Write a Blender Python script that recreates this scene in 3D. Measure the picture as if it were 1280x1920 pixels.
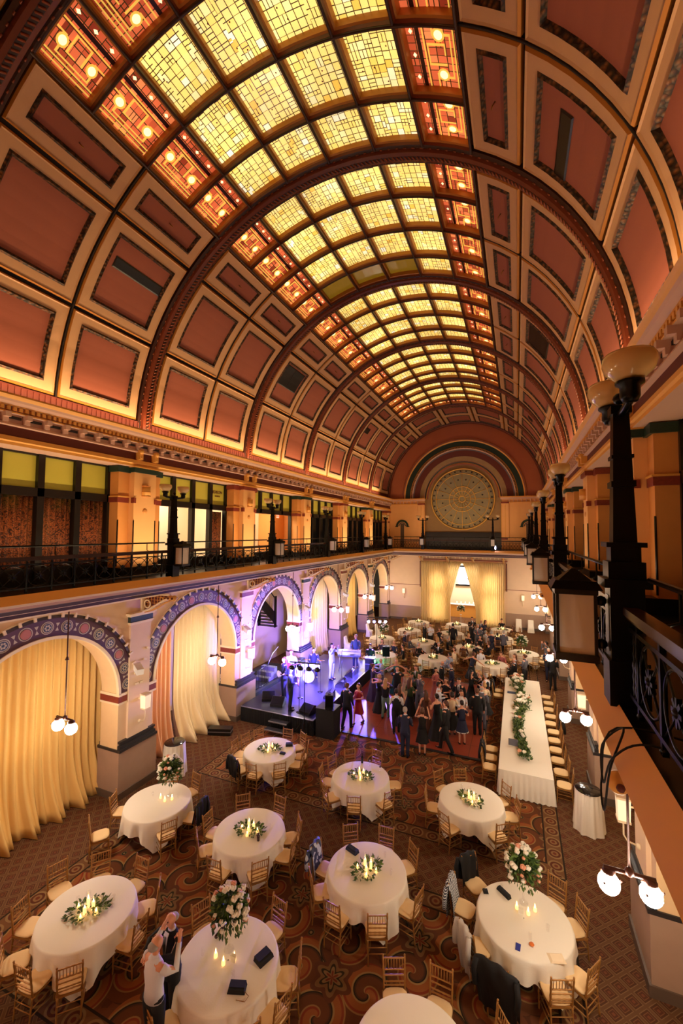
import bpy, bmesh, math, random
from mathutils import Vector, Matrix
R = math.radians
PI = math.pi
rnd = random.Random(7)
for o in list(bpy.data.objects): bpy.data.objects.remove(o, do_unlink=True)
scene = bpy.context.scene
COL = scene.collection

# ------------------------------------------------------------------ camera
CAMX, CAMZ = 4.45, 7.98
yaw, pitch, roll = 0.40021, 0.04818, 0.00669
cy, sy = math.cos(yaw), math.sin(yaw)
fw = Vector((-sy*math.cos(pitch), cy*math.cos(pitch), math.sin(pitch)))
rt = Vector((cy, sy, 0)); up = rt.cross(fw)
r2 = math.cos(roll)*rt + math.sin(roll)*up
u2 = -math.sin(roll)*rt + math.cos(roll)*up
cam_d = bpy.data.cameras.new('camera'); cam = bpy.data.objects.new('camera', cam_d); COL.objects.link(cam)
cam.matrix_world = Matrix(((r2.x, u2.x, -fw.x, CAMX), (r2.y, u2.y, -fw.y, 0), (r2.z, u2.z, -fw.z, CAMZ), (0, 0, 0, 1)))
cam_d.sensor_fit = 'VERTICAL'; cam_d.sensor_height = 36; cam_d.lens = 776.16/1920*36
cam_d.clip_start = 0.05; cam_d.clip_end = 200
scene.camera = cam
vs = scene.view_settings
vs.view_transform = 'Standard'; vs.look = 'None'; vs.gamma = 1; vs.use_curve_mapping = False
vs.exposure = 0.72

# ------------------------------------------------------------------ world and large lights
w = bpy.data.worlds.new('world'); scene.world = w; w.use_nodes = True
w.node_tree.nodes['Background'].inputs[0].default_value = (1, .72, .45, 1)
w.node_tree.nodes['Background'].inputs[1].default_value = 0.02
BAY = 5.6; Y0 = 4.13; YE = 37.73; YR = Y0-BAY       # lamp post rhythm, far and rear end walls
def area(name, loc, rot, sx, sy_, power, col, spread=180):
    l = bpy.data.lights.new(name, 'AREA'); l.shape = 'RECTANGLE'; l.size = sx; l.size_y = sy_
    l.energy = power; l.color = col; l.spread = R(spread)
    o = bpy.data.objects.new(name, l); COL.objects.link(o); o.location = loc; o.rotation_euler = rot
    return o
def spot(name, loc, target, power, col, ang=50, blend=.5, rad=.08):
    l = bpy.data.lights.new(name, 'SPOT'); l.energy = power; l.color = col; l.spot_size = R(ang); l.spot_blend = blend
    l.shadow_soft_size = rad
    o = bpy.data.objects.new(name, l); COL.objects.link(o); o.location = loc
    o.rotation_euler = (Vector(target)-Vector(loc)).to_track_quat('-Z', 'Y').to_euler()
    return o
def point(name, loc, power, col, rad=.1):
    l = bpy.data.lights.new(name, 'POINT'); l.energy = power; l.color = col; l.shadow_soft_size = rad
    o = bpy.data.objects.new(name, l); COL.objects.link(o); o.location = loc
    return o
SKYLIGHT = 0.62      # strength of the backlit stained glass
GLOBE = 82.0         # pendant globes
COVE = (1.0, .62, .30)
# cove lamps along the top of both cornices wash up the vault
area('cove_lights_left', (-6.22, 18.3, 11.2), (0, R(180-28), 0), .12, 32, 330, COVE, 150)
area('cove_lights_right', (6.22, 18.3, 11.2), (0, R(180+28), 0), .12, 32, 250, COVE, 150)
# added fill lights without fixtures: unseen strips brightening pilasters and cornice from below
for s_, p_ in ((-1, 300), (1, 80)):
    area('gallery_fill_light', (s_*5.5, 19, 6.72), (0, R(180+24*s_), 0), .12, 33, p_, (1, .70, .40), 120)
area('far_gallery_fill_light', (0, 34.6, 6.75), (R(152), 0, 0), 9.5, .12, 70, (1, .62, .32), 130)  # added unseen fill strip that brightens the upper far wall

# ------------------------------------------------------------------ materials
def lin(c):
    return tuple((v/12.92 if v <= .04045 else ((v+.055)/1.055)**2.4) for v in (x/255 for x in c))
class NT:
    def __init__(s, m): s.t = m.node_tree; s.n = s.t.nodes; s.bsdf = s.n.get('Principled BSDF')
    def new(s, ty, **kw):
        n = s.n.new(ty)
        for k, v in kw.items(): setattr(n, k, v)
        return n
    def link(s, a, b): s.t.links.new(a, b)
    def m(s, op, a, b=0.0, c=0.0):
        n = s.n.new('ShaderNodeMath'); n.operation = op
        for i, v in enumerate((a, b, c)):
            if isinstance(v, (int, float)): n.inputs[i].default_value = v
            else: s.link(v, n.inputs[i])
        return n.outputs[0]
    def mix(s, f, a, b):
        n = s.n.new('ShaderNodeMix'); n.data_type = 'RGBA'
        for i, v in ((0, f), (6, a), (7, b)):
            if isinstance(v, (int, float)): n.inputs[i].default_value = v
            elif isinstance(v, tuple): n.inputs[i].default_value = (*v[:3], 1)
            else: s.link(v, n.inputs[i])
        return n.outputs[2]
    def obj(s, sc=None):
        n = s.n.new('ShaderNodeTexCoord'); return n.outputs['Object']
    def geo(s): return s.n.new('ShaderNodeNewGeometry').outputs['Position']
    def uv(s): return s.n.new('ShaderNodeTexCoord').outputs['UV']
    def sep(s, v):
        n = s.n.new('ShaderNodeSeparateXYZ'); s.link(v, n.inputs[0]); return n.outputs
    def noise(s, v, scale, detail=2, out=0):
        n = s.n.new('ShaderNodeTexNoise'); n.inputs['Scale'].default_value = scale; n.inputs['Detail'].default_value = detail
        if v is not None: s.link(v, n.inputs['Vector'])
        return n.outputs[out]
    def ramp(s, f, stops, const=False):
        n = s.n.new('ShaderNodeValToRGB'); cr = n.color_ramp
        if const: cr.interpolation = 'CONSTANT'
        while len(cr.elements) < len(stops): cr.elements.new(.5)
        for e, (p, c) in zip(cr.elements, stops): e.position = p; e.color = (*c[:3], 1)
        s.link(f, n.inputs[0]); return n.outputs[0]
    def bump(s, h, d=.3, dist=.02):
        n = s.n.new('ShaderNodeBump'); n.inputs['Strength'].default_value = d; n.inputs['Distance'].default_value = dist
        s.link(h, n.inputs['Height']); s.link(n.outputs[0], s.bsdf.inputs['Normal'])
def mat(name, c, rough=.6, metal=0, emit=None, es=0, var=0, vscale=6, bump=0, bscale=40, spec=None):
    m = bpy.data.materials.new(name); m.use_nodes = True; t = NT(m); b = t.bsdf
    col = lin(c)
    b.inputs['Base Color'].default_value = (*col, 1); b.inputs['Roughness'].default_value = rough; b.inputs['Metallic'].default_value = metal
    if spec is not None: b.inputs['Specular IOR Level'].default_value = spec
    if var:
        f = t.noise(t.obj(), vscale, 3)
        t.link(t.mix(f, tuple(v*(1-var) for v in col), tuple(min(1, v*(1+var)) for v in col)), b.inputs['Base Color'])
    if bump: t.bump(t.noise(t.obj(), bscale, 2), bump)
    if emit is not None:
        b.inputs['Emission Color'].default_value = (*lin(emit), 1); b.inputs['Emission Strength'].default_value = es
    return m
M = {}
M['cream'] = mat('cream_plaster', (236, 200, 150), .7, var=.05)
M['wallcream'] = mat('wall_plaster', (228, 196, 160), .75, var=.06, vscale=2)
M['vault_frame'] = mat('vault_frame_paint', (190, 150, 112), .6, var=.05)
M['vault_gold'] = mat('gilded_fillet', (176, 116, 48), .4, .3)
M['vault_panel'] = mat('terracotta_panel', (144, 80, 62), .75, var=.07, vscale=1.2)
M['vault_dark'] = mat('dark_groove', (24, 12, 8), .7)
def egg_dart():
    m = bpy.data.materials.new('egg_and_dart'); m.use_nodes = True; t = NT(m)
    n = t.new('ShaderNodeTexVoronoi'); n.inputs['Scale'].default_value = 13; t.link(t.geo(), n.inputs['Vector'])
    t.link(t.ramp(n.outputs['Distance'], [(0, lin((120, 74, 30))), (.35, lin((84, 48, 22))), (.6, lin((28, 16, 9)))]), t.bsdf.inputs['Base Color'])
    t.bsdf.inputs['Roughness'].default_value = .5; t.bump(n.outputs['Distance'], .8, .03); return m
M['egg'] = egg_dart()
M['rib'] = mat('rib_mahogany', (104, 46, 26), .38, var=.15, vscale=3)
M['rib_rope'] = mat('rib_rope', (128, 62, 34), .35)
M['rib_dark'] = mat('rib_dark', (50, 22, 13), .45)
M['maroon'] = mat('maroon_frieze', (98, 36, 22), .65, var=.1)
M['mauve'] = mat('mauve_moulding', (206, 166, 146), .55, var=.04)
M['gold'] = mat('gold_paint', (226, 164, 80), .45, .1, var=.06)
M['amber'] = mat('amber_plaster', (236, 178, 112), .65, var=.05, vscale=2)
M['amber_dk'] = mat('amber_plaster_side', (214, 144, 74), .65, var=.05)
M['black'] = mat('black_paint', (14, 13, 13), .35)
M['iron'] = mat('cast_iron', (24, 24, 23), .32, .7)
M['blackwood'] = mat('ebonised_wood', (20, 17, 16), .3, var=.2)
M['railwood'] = mat('dark_handrail', (58, 34, 22), .25)
M['green'] = mat('green_frieze', (26, 52, 42), .5, var=.4, vscale=25)
M['redband'] = mat('red_frieze', (130, 52, 36), .5, var=.35, vscale=25)
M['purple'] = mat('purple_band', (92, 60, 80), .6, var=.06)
M['purple_dk'] = mat('dark_purple_moulding', (74, 50, 62), .6)  # darker purple of the balcony edge mouldings and medallions
M['orange_edge'] = mat('balcony_edge_ochre', (244, 176, 84), .55, var=.05, vscale=2)
M['ledge'] = mat('stone_ledge', (48, 44, 44), .35)
M['basewood'] = mat('limed_oak_base', (168, 138, 116), .55, var=.1, vscale=3)
M['plinth'] = mat('dark_oak_plinth', (96, 78, 64), .55)
M['white'] = mat('white_enamel', (240, 236, 228), .4)
M['ivory'] = mat('ivory_paint', (238, 216, 178), .5)
M['linen'] = mat('table_linen', (244, 236, 218), .8, bump=.1, bscale=60)
M['goldchair'] = mat('gilt_wood', (166, 118, 58), .35, .35)
M['cushion'] = mat('ivory_cushion', (240, 206, 152), .8)
M['tan'] = mat('tan_drape', (228, 184, 106), .75)
M['peach'] = mat('peach_drape', (236, 184, 138), .75)
M['palecurt'] = mat('pale_drape', (240, 216, 168), .75)
M['fabblack'] = mat('black_fabric', (16, 15, 17), .8)
M['navy'] = mat('navy_cloth', (30, 34, 62), .75)
M['grey'] = mat('grey_cloth', (98, 98, 108), .75)
M['teal'] = mat('teal_satin', (10, 96, 84), .5)
M['red'] = mat('red_satin', (160, 16, 26), .6)
M['shirt'] = mat('white_shirt', (226, 226, 232), .7)
M['blueshirt'] = mat('pale_blue_shirt', (158, 176, 204), .7)
M['brown'] = mat('brown_cloth', (92, 52, 38), .7)
M['purpcloth'] = mat('plum_cloth', (52, 32, 70), .7)
M['pink'] = mat('dusty_rose_cloth', (176, 96, 96), .7)
M['sage'] = mat('sage_cloth', (104, 132, 108), .7)
M['skin'] = mat('skin', (222, 160, 128), .5)
M['skin2'] = mat('skin_tan', (190, 124, 92), .5)
M['hairdk'] = mat('dark_hair', (32, 20, 14), .5)
M['hairbr'] = mat('brown_hair', (92, 54, 30), .5)
M['hairbl'] = mat('blonde_hair', (190, 146, 92), .5)
M['hairgr'] = mat('grey_hair', (170, 164, 158), .6)
M['shoe'] = mat('black_leather', (12, 11, 11), .25)
M['eye'] = mat('dark_eye', (20, 14, 12), .3)
M['lip'] = mat('lip', (150, 70, 64), .5)
M['leaf'] = mat('foliage', (98, 124, 54), .5, var=.35, vscale=30)
M['leafdk'] = mat('dark_foliage', (58, 84, 40), .5, var=.3, vscale=30)
M['petal'] = mat('white_petals', (246, 240, 222), .7, var=.05, vscale=60)
M['petalpk'] = mat('blush_petals', (228, 160, 128), .7)
M['flame'] = mat('candle_glow', (255, 230, 170), .5, emit=(255, 214, 140), es=7)
M['wax'] = mat('wax', (250, 236, 200), .5, emit=(255, 196, 110), es=1.1)
M['globe'] = mat('lit_glass_globe', (255, 245, 225), .3, emit=(255, 238, 216), es=GLOBE)
M['milk'] = mat('milk_glass_bowl', (232, 200, 140), .15, spec=.7)
M['lantern_glass'] = mat('frosted_lantern_glass', (236, 230, 216), .35)
M['brass'] = mat('brass', (150, 104, 50), .3, .8)
M['bronze'] = mat('bronze_rod', (88, 52, 42), .4, .5)
M['rust'] = mat('rust_wall', (178, 100, 64), .7, var=.06, vscale=1)
M['olive'] = mat('olive_gold_wall', (150, 120, 76), .55, var=.12, vscale=4)
M['darkroom'] = mat('dark_glass', (10, 10, 12), .12)
M['screen'] = mat('lit_window_view', (220, 230, 250), .4, emit=(210, 225, 255), es=1.6)
M['blueled'] = mat('blue_lens', (120, 120, 255), .3, emit=(120, 110, 255), es=25)
M['greenled'] = mat('green_lens', (60, 255, 150), .3, emit=(40, 255, 130), es=25)
M['whiteled'] = mat('white_lens', (230, 220, 255), .3, emit=(210, 200, 255), es=30)
M['exitred'] = mat('exit_letters', (230, 60, 50), .4, emit=(255, 70, 50), es=1.2)
M['exitface'] = mat('exit_face', (255, 220, 210), .4, emit=(255, 200, 190), es=1.2)
M['letters'] = mat('dark_red_lettering', (84, 26, 24), .6)
M['steel'] = mat('steel', (180, 180, 186), .3, .9)
M['paper'] = mat('paper', (240, 234, 214), .8)
M['cardblue'] = mat('blue_card', (50, 60, 150), .4)
M['wine'] = mat('dark_drink', (50, 10, 14), .15)
M['orange'] = mat('orange_napkin', (224, 120, 50), .7)
M['whiteguitar'] = mat('white_lacquer', (236, 234, 240), .2)
M['roomwall'] = mat('room_wall', (244, 226, 196), .7)
M['transom'] = mat('yellow_transom_glass', (176, 164, 66), .35, emit=(190, 170, 50), es=.05)  # slight glow added to glass taken as only reflecting light

def glass_mat():
    m = bpy.data.materials.new('clear_glass'); m.use_nodes = True; t = NT(m)
    tr = t.new('ShaderNodeBsdfTransparent'); gl = t.new('ShaderNodeBsdfGlossy'); gl.inputs['Roughness'].default_value = .05
    mx = t.new('ShaderNodeMixShader'); mx.inputs[0].default_value = .10
    t.link(tr.outputs[0], mx.inputs[1]); t.link(gl.outputs[0], mx.inputs[2])
    t.link(mx.outputs[0], t.n['Material Output'].inputs[0]); return m
M['glass'] = glass_mat()

def damask():
    m = bpy.data.materials.new('damask_curtain'); m.use_nodes = True; t = NT(m)
    n = t.new('ShaderNodeTexNoise'); n.inputs['Scale'].default_value = 7; n.inputs['Distortion'].default_value = 3.5; n.inputs['Detail'].default_value = 3
    t.link(t.geo(), n.inputs['Vector'])
    t.link(t.ramp(n.outputs[0], [(0, lin((40, 16, 8))), (.44, lin((60, 26, 12))), (.5, lin((150, 78, 36))), (.6, lin((176, 96, 46))), (.64, lin((70, 30, 14)))]), t.bsdf.inputs['Base Color'])
    t.bsdf.inputs['Roughness'].default_value = .7; return m
M['damask'] = damask()

def stained(kind):
    # UV in metres: u across the vault, v along the hall
    m = bpy.data.materials.new('stained_glass_'+kind); m.use_nodes = True; t = NT(m)
    u, v, _ = t.sep(t.uv())
    cell, cellv, lw = (.158, .165, .03) if kind == 'yellow' else (.2, .14, .03)
    def white(a, b=0.0, k=0.0):
        cb = t.new('ShaderNodeCombineXYZ')
        for i, q in enumerate((a, b, k)):
            if isinstance(q, (int, float)): cb.inputs[i].default_value = q
            else: t.link(q, cb.inputs[i])
        wn = t.new('ShaderNodeTexWhiteNoise'); wn.noise_dimensions = '3D'; t.link(cb.outputs[0], wn.inputs['Vector']); return wn.outputs[0]
    cu = t.m('DIVIDE', u, cell); iu = t.m('FLOOR', cu); fu = t.m('FRACT', cu)
    off = t.m('MULTIPLY', t.m('GREATER_THAN', white(t.m('FLOOR', t.m('MULTIPLY', cu, .4)), t.m('FLOOR', t.m('DIVIDE', v, .8))), .5), .45)
    cv = t.m('ADD', t.m('DIVIDE', v, cellv), off); iv = t.m('FLOOR', cv); fv = t.m('FRACT', cv)
    edge = lambda f: t.m('SUBTRACT', .5, t.m('ABSOLUTE', t.m('SUBTRACT', f, .5)))
    r1, r2_, r3 = white(iu, iv, 1.0), white(iu, iv, 2.0), white(iu, iv, 3.0)
    # some quarries are leaded into smaller pieces, some lines are left out
    hu = t.m('ADD', t.m('ABSOLUTE', t.m('SUBTRACT', fu, .5)), t.m('LESS_THAN', r1, .82)); hv = t.m('ADD', t.m('ABSOLUTE', t.m('SUBTRACT', fv, .5)), t.m('LESS_THAN', r2_, .85))
    ev = t.m('ADD', edge(fv), t.m('GREATER_THAN', r3, .8))
    d = t.m('MINIMUM', t.m('MINIMUM', edge(fu), ev), t.m('MINIMUM', hu, hv))
    line = t.m('LESS_THAN', d, lw*1.7)
    tone = white(iu, iv, 5.0)
    if kind == 'yellow': base = t.ramp(tone, [(0, (.88, .5, .06)), (.12, (1, .72, .17)), (.8, (1, .78, .24)), (.93, (1, .84, .38)), (1, (1, .93, .65))])
    else: base = t.ramp(tone, [(0, (.26, .03, .012)), (.25, (.60, .10, .035)), (.8, (.82, .17, .06)), (1, (1, .34, .11))])
    mul = t.new('ShaderNodeMix', data_type='RGBA'); t.link(line, mul.inputs[0]); t.link(base, mul.inputs[6]); mul.inputs[7].default_value = (.05, .025, .006, 1)
    # uneven lamps behind the glass
    nz = t.noise(t.geo(), .55, 2)
    st = t.new('ShaderNodeMapRange'); st.inputs['From Min'].default_value = .35; st.inputs['From Max'].default_value = .75
    st.inputs['To Min'].default_value = SKYLIGHT*(.78 if kind == 'yellow' else .55); st.inputs['To Max'].default_value = SKYLIGHT*(1.5 if kind == 'yellow' else .9); t.link(nz, st.inputs[0])
    t.link(mul.outputs[2], t.bsdf.inputs['Emission Color']); t.link(st.outputs[0], t.bsdf.inputs['Emission Strength'])
    t.link(mul.outputs[2], t.bsdf.inputs['Base Color']); t.bsdf.inputs['Roughness'].default_value = .2
    return m
M['sg_yellow'] = stained('yellow'); M['sg_red'] = stained('red')
M['sg_dim'] = mat('unlit_stained_glass', (120, 96, 30), .2, emit=(200, 150, 30), es=.12)
M['sg_bar'] = mat('amber_glass_bar', (255, 200, 90), .3, emit=(240, 196, 80), es=.45)
M['sg_jewel'] = mat('glass_roundel', (255, 240, 170), .3, emit=(255, 240, 180), es=.8)
M['sg_dark'] = mat('dark_red_glass_band', (50, 8, 4), .3)

def carpet():
    m = bpy.data.materials.new('hall_carpet'); m.use_nodes = True; t = NT(m)
    x, y, _ = t.sep(t.geo())
    # lattice
    p = .25; k = 1/(math.sqrt(2)*p)
    fu = t.m('ABSOLUTE', t.m('SUBTRACT', t.m('FRACT', t.m('MULTIPLY', t.m('ADD', x, y), k)), .5))
    fv = t.m('ABSOLUTE', t.m('SUBTRACT', t.m('FRACT', t.m('MULTIPLY', t.m('SUBTRACT', x, y), k)), .5))
    d = t.m('MAXIMUM', fu, fv)
    lat = t.ramp(d, [(0, lin((128, 74, 48))), (.09, lin((92, 52, 36))), (.2, lin((132, 86, 54))), (.25, lin((88, 54, 36))), (.36, lin((140, 106, 70))), (.41, lin((112, 78, 50)))], True)
    # ornate scrolls
    def spiral(sx, ox, oy, hand, turns, per=1.5, prev=None, rad=.47):
        px = t.m('SUBTRACT', t.m('FRACT', t.m('ADD', t.m('DIVIDE', x, per), ox)), .5)
        py = t.m('SUBTRACT', t.m('FRACT', t.m('ADD', t.m('DIVIDE', y, per), oy)), .5)
        r = t.m('SQRT', t.m('ADD', t.m('MULTIPLY', px, px), t.m('MULTIPLY', py, py)))
        a = t.m('DIVIDE', t.m('ARCTAN2', py, t.m('MULTIPLY', px, hand)), 2*PI)
        s = t.m('FRACT', t.m('ADD', t.m('MULTIPLY', r, turns), a))
        c = t.ramp(s, [(0, lin((26, 34, 26))), (.055, lin((176, 140, 84))), (.13, lin((168, 98, 50))), (.4, lin((150, 62, 38))), (.5, lin((170, 128, 74))), (.56, lin((112, 64, 36))), (.93, lin((84, 52, 34)))], True)
        mask = t.m('LESS_THAN', r, rad)
        return t.mix(mask, prev, c) if prev is not None else c, r
    vor = t.new('ShaderNodeTexVoronoi'); vor.inputs['Scale'].default_value = 4.4; t.link(t.geo(), vor.inputs['Vector'])
    bg = t.ramp(vor.outputs['Distance'], [(0, lin((164, 134, 84))), (.13, lin((34, 46, 36))), (.24, lin((116, 94, 56))), (.32, lin((122, 70, 42))), (.75, lin((96, 54, 34)))], True)
    c1, ra = spiral(1, .0, .0, 1, 3.0, 1.3, bg, .40)
    c2, rb = spiral(1, .5, .5, -1, 3.0, 1.3, c1, .40)
    # small daisy wheels between the scrolls
    px = t.m('SUBTRACT', t.m('FRACT', t.m('ADD', t.m('DIVIDE', x, 1.3), .5)), .5); py = t.m('SUBTRACT', t.m('FRACT', t.m('DIVIDE', y, 1.3)), .5)
    r = t.m('SQRT', t.m('ADD', t.m('MULTIPLY', px, px), t.m('MULTIPLY', py, py))); a = t.m('ARCTAN2', py, px)
    pet = t.m('ADD', r, t.m('MULTIPLY', t.m('SINE', t.m('MULTIPLY', a, 6)), .045))
    dz = t.ramp(pet, [(0, lin((134, 60, 40))), (.05, lin((156, 124, 80))), (.10, lin((40, 44, 32))), (.14, lin((140, 104, 64))), (.2, lin((104, 60, 38)))], True)
    c3 = t.mix(t.m('LESS_THAN', pet, .27), c2, dz)
    # border medallions
    def bord(cc, w_):   # cc runs along the strip
        q = t.m('SUBTRACT', t.m('FRACT', t.m('DIVIDE', cc, .42)), .5)
        e = t.m('SQRT', t.m('ADD', t.m('MULTIPLY', q, q), t.m('MULTIPLY', w_, w_)))
        return t.ramp(e, [(0, lin((120, 56, 38))), (.1, lin((150, 112, 70))), (.2, lin((98, 50, 34))), (.32, lin((158, 126, 82))), (.42, lin((124, 84, 52)))], True)
    ax = t.m('ABSOLUTE', x)
    def panel(ya, yb):
        yc, hh = (ya+yb)/2, (yb-ya)/2
        dy = t.m('SUBTRACT', t.m('ABSOLUTE', t.m('SUBTRACT', y, yc)), hh); dx = t.m('SUBTRACT', ax, 5.42)
        return dx, dy, t.m('MAXIMUM', dx, dy)      # negative inside
    cur = lat
    for ya, yb in ((4.7, 9.65), (11.15, 31.6)):
        dx, dy, e = panel(ya, yb)
        bx = bord(y, t.m('DIVIDE', t.m('ADD', dx, .2), .42)); by = bord(x, t.m('DIVIDE', t.m('ADD', dy, .2), .42))
        bcol = t.mix(t.m('GREATER_THAN', dx, dy), by, bx)
        inside = t.mix(t.m('GREATER_THAN', e, -.40), c3, bcol)
        ln = t.m('MAXIMUM', t.m('LESS_THAN', t.m('ABSOLUTE', t.m('ADD', e, .02)), .022), t.m('LESS_THAN', t.m('ABSOLUTE', t.m('ADD', e, .41)), .02))
        inside = t.mix(ln, inside, lin((30, 30, 24)))
        cur = t.mix(t.m('LESS_THAN', e, 0), cur, inside)
    t.link(t.mix(.30, t.mix(.12, cur, lin((112, 72, 44))), (.012, .006, .003)), t.bsdf.inputs['Base Color']); t.bsdf.inputs['Roughness'].default_value = .95; t.bsdf.inputs['Specular IOR Level'].default_value = .15
    return m
M['carpet'] = carpet()
def dancewood():
    m = bpy.data.materials.new('dance_floor_parquet'); m.use_nodes = True; t = NT(m)
    x, y, _ = t.sep(t.geo())
    e = t.m('MAXIMUM', t.m('ABSOLUTE', t.m('SUBTRACT', t.m('FRACT', t.m('MULTIPLY', x, 1/.92)), .5)), t.m('ABSOLUTE', t.m('SUBTRACT', t.m('FRACT', t.m('MULTIPLY', y, 1/.92)), .5)))
    t.link(t.mix(t.m('GREATER_THAN', e, .49), t.mix(t.noise(t.geo(), 2, 3), lin((138, 58, 38)), lin((160, 72, 48))), lin((96, 40, 28))), t.bsdf.inputs['Base Color'])
    t.bsdf.inputs['Roughness'].default_value = .33; return m
M['dance'] = dancewood()

# ------------------------------------------------------------------ mesh builder
class MB:
    def __init__(s): s.v = []; s.f = []; s.m = []; s.sm = []; s.uv = {}; s.mats = []
    def mi(s, k):
        if k not in s.mats: s.mats.append(k)
        return s.mats.index(k)
    def add(s, vs_, fs, m, smooth=False):
        b = len(s.v); s.v += [tuple(p) for p in vs_]; i = s.mi(m)
        for f in fs: s.f.append(tuple(b+k for k in f)); s.m.append(i); s.sm.append(smooth)
        return b
    def quad(s, a, b, c, d, m, uv=None):
        s.add((a, b, c, d), ((0, 1, 2, 3),), m)
        if uv: s.uv[len(s.f)-1] = uv
    def box(s, x0, x1, y0, y1, z0, z1, m):
        s.add([(x0, y0, z0), (x1, y0, z0), (x1, y1, z0), (x0, y1, z0), (x0, y0, z1), (x1, y0, z1), (x1, y1, z1), (x0, y1, z1)],
              [(0, 3, 2, 1), (4, 5, 6, 7), (0, 1, 5, 4), (1, 2, 6, 5), (2, 3, 7, 6), (3, 0, 4, 7)], m)
    def cbox(s, c, h, m, rot=None, taper=1):
        vs_ = []
        for dz in (-1, 1):
            k = taper if dz > 0 else 1
            for dx, dy in ((-1, -1), (1, -1), (1, 1), (-1, 1)):
                p = Vector((dx*h[0]*k, dy*h[1]*k, dz*h[2]))
                if rot is not None: p = rot @ p
                vs_.append(p+Vector(c))
        s.add(vs_, [(0, 3, 2, 1), (4, 5, 6, 7), (0, 1, 5, 4), (1, 2, 6, 5), (2, 3, 7, 6), (3, 0, 4, 7)], m)
    def tube(s, pts, rad, m, n=8, caps=True, smooth=True, hint=(0, 0, 1), closed=False):
        pts = [Vector(p) for p in pts]; N = len(pts); vs_ = []
        if not isinstance(rad, (list,)): rad = [rad]*N
        prev = None
        for i, p in enumerate(pts):
            if closed: d = pts[(i+1) % N]-pts[i-1]
            else: d = pts[min(i+1, N-1)]-pts[max(i-1, 0)]
            d.normalize()
            h = Vector(hint) if prev is None else prev
            a = h-d*h.dot(d)
            if a.length < 1e-4: a = Vector((1, 0, 0))-d*d.x
            if a.length < 1e-4: a = Vector((0, 1, 0))
            a.normalize(); prev = a; b = d.cross(a)
            r_ = rad[i]; ra, rb = r_ if isinstance(r_, tuple) else (r_, r_)
            for k in range(n):
                t = 2*PI*k/n; vs_.append(p+a*(ra*math.cos(t))+b*(rb*math.sin(t)))
        fs = []
        for i in range(N if closed else N-1):
            j = (i+1) % N
            for k in range(n): fs.append((i*n+k, i*n+(k+1) % n, j*n+(k+1) % n, j*n+k))
        if caps and not closed: fs.append(tuple(range(n-1, -1, -1))); fs.append(tuple((N-1)*n+k for k in range(n)))
        s.add(vs_, fs, m, smooth)
    def lathe(s, prof, c, m, n=16, smooth=True, sx=1, sy_=1):
        vs_ = []
        for r_, z in prof:
            for k in range(n):
                t = 2*PI*k/n; vs_.append((c[0]+r_*sx*math.cos(t), c[1]+r_*sy_*math.sin(t), c[2]+z))
        fs = [(i*n+k, i*n+(k+1) % n, (i+1)*n+(k+1) % n, (i+1)*n+k) for i in range(len(prof)-1) for k in range(n)]
        fs.append(tuple(range(n-1, -1, -1))); fs.append(tuple((len(prof)-1)*n+k for k in range(n)))
        s.add(vs_, fs, m, smooth)
    def ball(s, c, r_, m, n=10, k=6, sc=(1, 1, 1)):
        s.lathe([(max(.001, r_*math.sin(PI*i/k))*1, -r_*sc[2]*math.cos(PI*i/k)) for i in range(k+1)], c, m, n, True, sc[0], sc[1])
    def sweepy(s, prof, y0, y1, mats, sgn=1):
        # prof [(x,z)], mats one per segment
        for i in range(len(prof)-1):
            (xa, za), (xb, zb) = prof[i], prof[i+1]; xa *= sgn; xb *= sgn
            s.quad((xa, y0, za), (xb, y0, zb), (xb, y1, zb), (xa, y1, za), mats[i] if isinstance(mats, (list, tuple)) else mats)
    def build(s, name, parent=None, kind=None, loc=None):
        me = bpy.data.meshes.new(name); me.from_pydata(s.v, [], s.f)
        for k in s.mats: me.materials.append(M[k])
        me.polygons.foreach_set('material_index', s.m); me.polygons.foreach_set('use_smooth', s.sm)
        if s.uv:
            ul = me.uv_layers.new(name='UVMap')
            for fi, uv in s.uv.items():
                p = me.polygons[fi]
                for li, c in zip(p.loop_indices, uv): ul.data[li].uv = c
        me.update()
        o = bpy.data.objects.new(name, me); COL.objects.link(o)
        if parent is not None: o.parent = parent
        if kind: o['kind'] = kind
        if loc is not None: o.location = loc
        return o
def empty(name, loc=(0, 0, 0), rz=0, label=None, cat=None, group=None):
    o = bpy.data.objects.new(name, None); o.empty_display_size = .1; COL.objects.link(o); o.location = loc; o.rotation_euler = (0, 0, rz)
    tag(o, label, cat, group); return o
def tag(o, label=None, cat=None, group=None):
    if label: o['label'] = label
    if cat: o['category'] = cat
    if group: o['group'] = group
    return o
KIDS = {}
def copy_tree(o, label=None, group=None, parent=None):
    c = o.copy(); COL.objects.link(c)
    if parent is not None: c.parent = parent
    if label: c['label'] = label
    if group: c['group'] = group
    if o.name not in KIDS: KIDS[o.name] = [k for k in bpy.data.objects if k.parent == o]
    for k in KIDS[o.name]: copy_tree(k, parent=c)
    return c
def dup(o, loc, rz, label, group=None, sc=None):
    c = copy_tree(o, label, group); c.location = loc; c.rotation_euler = (0, 0, rz)
    if sc: c.scale = sc
    return c

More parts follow.
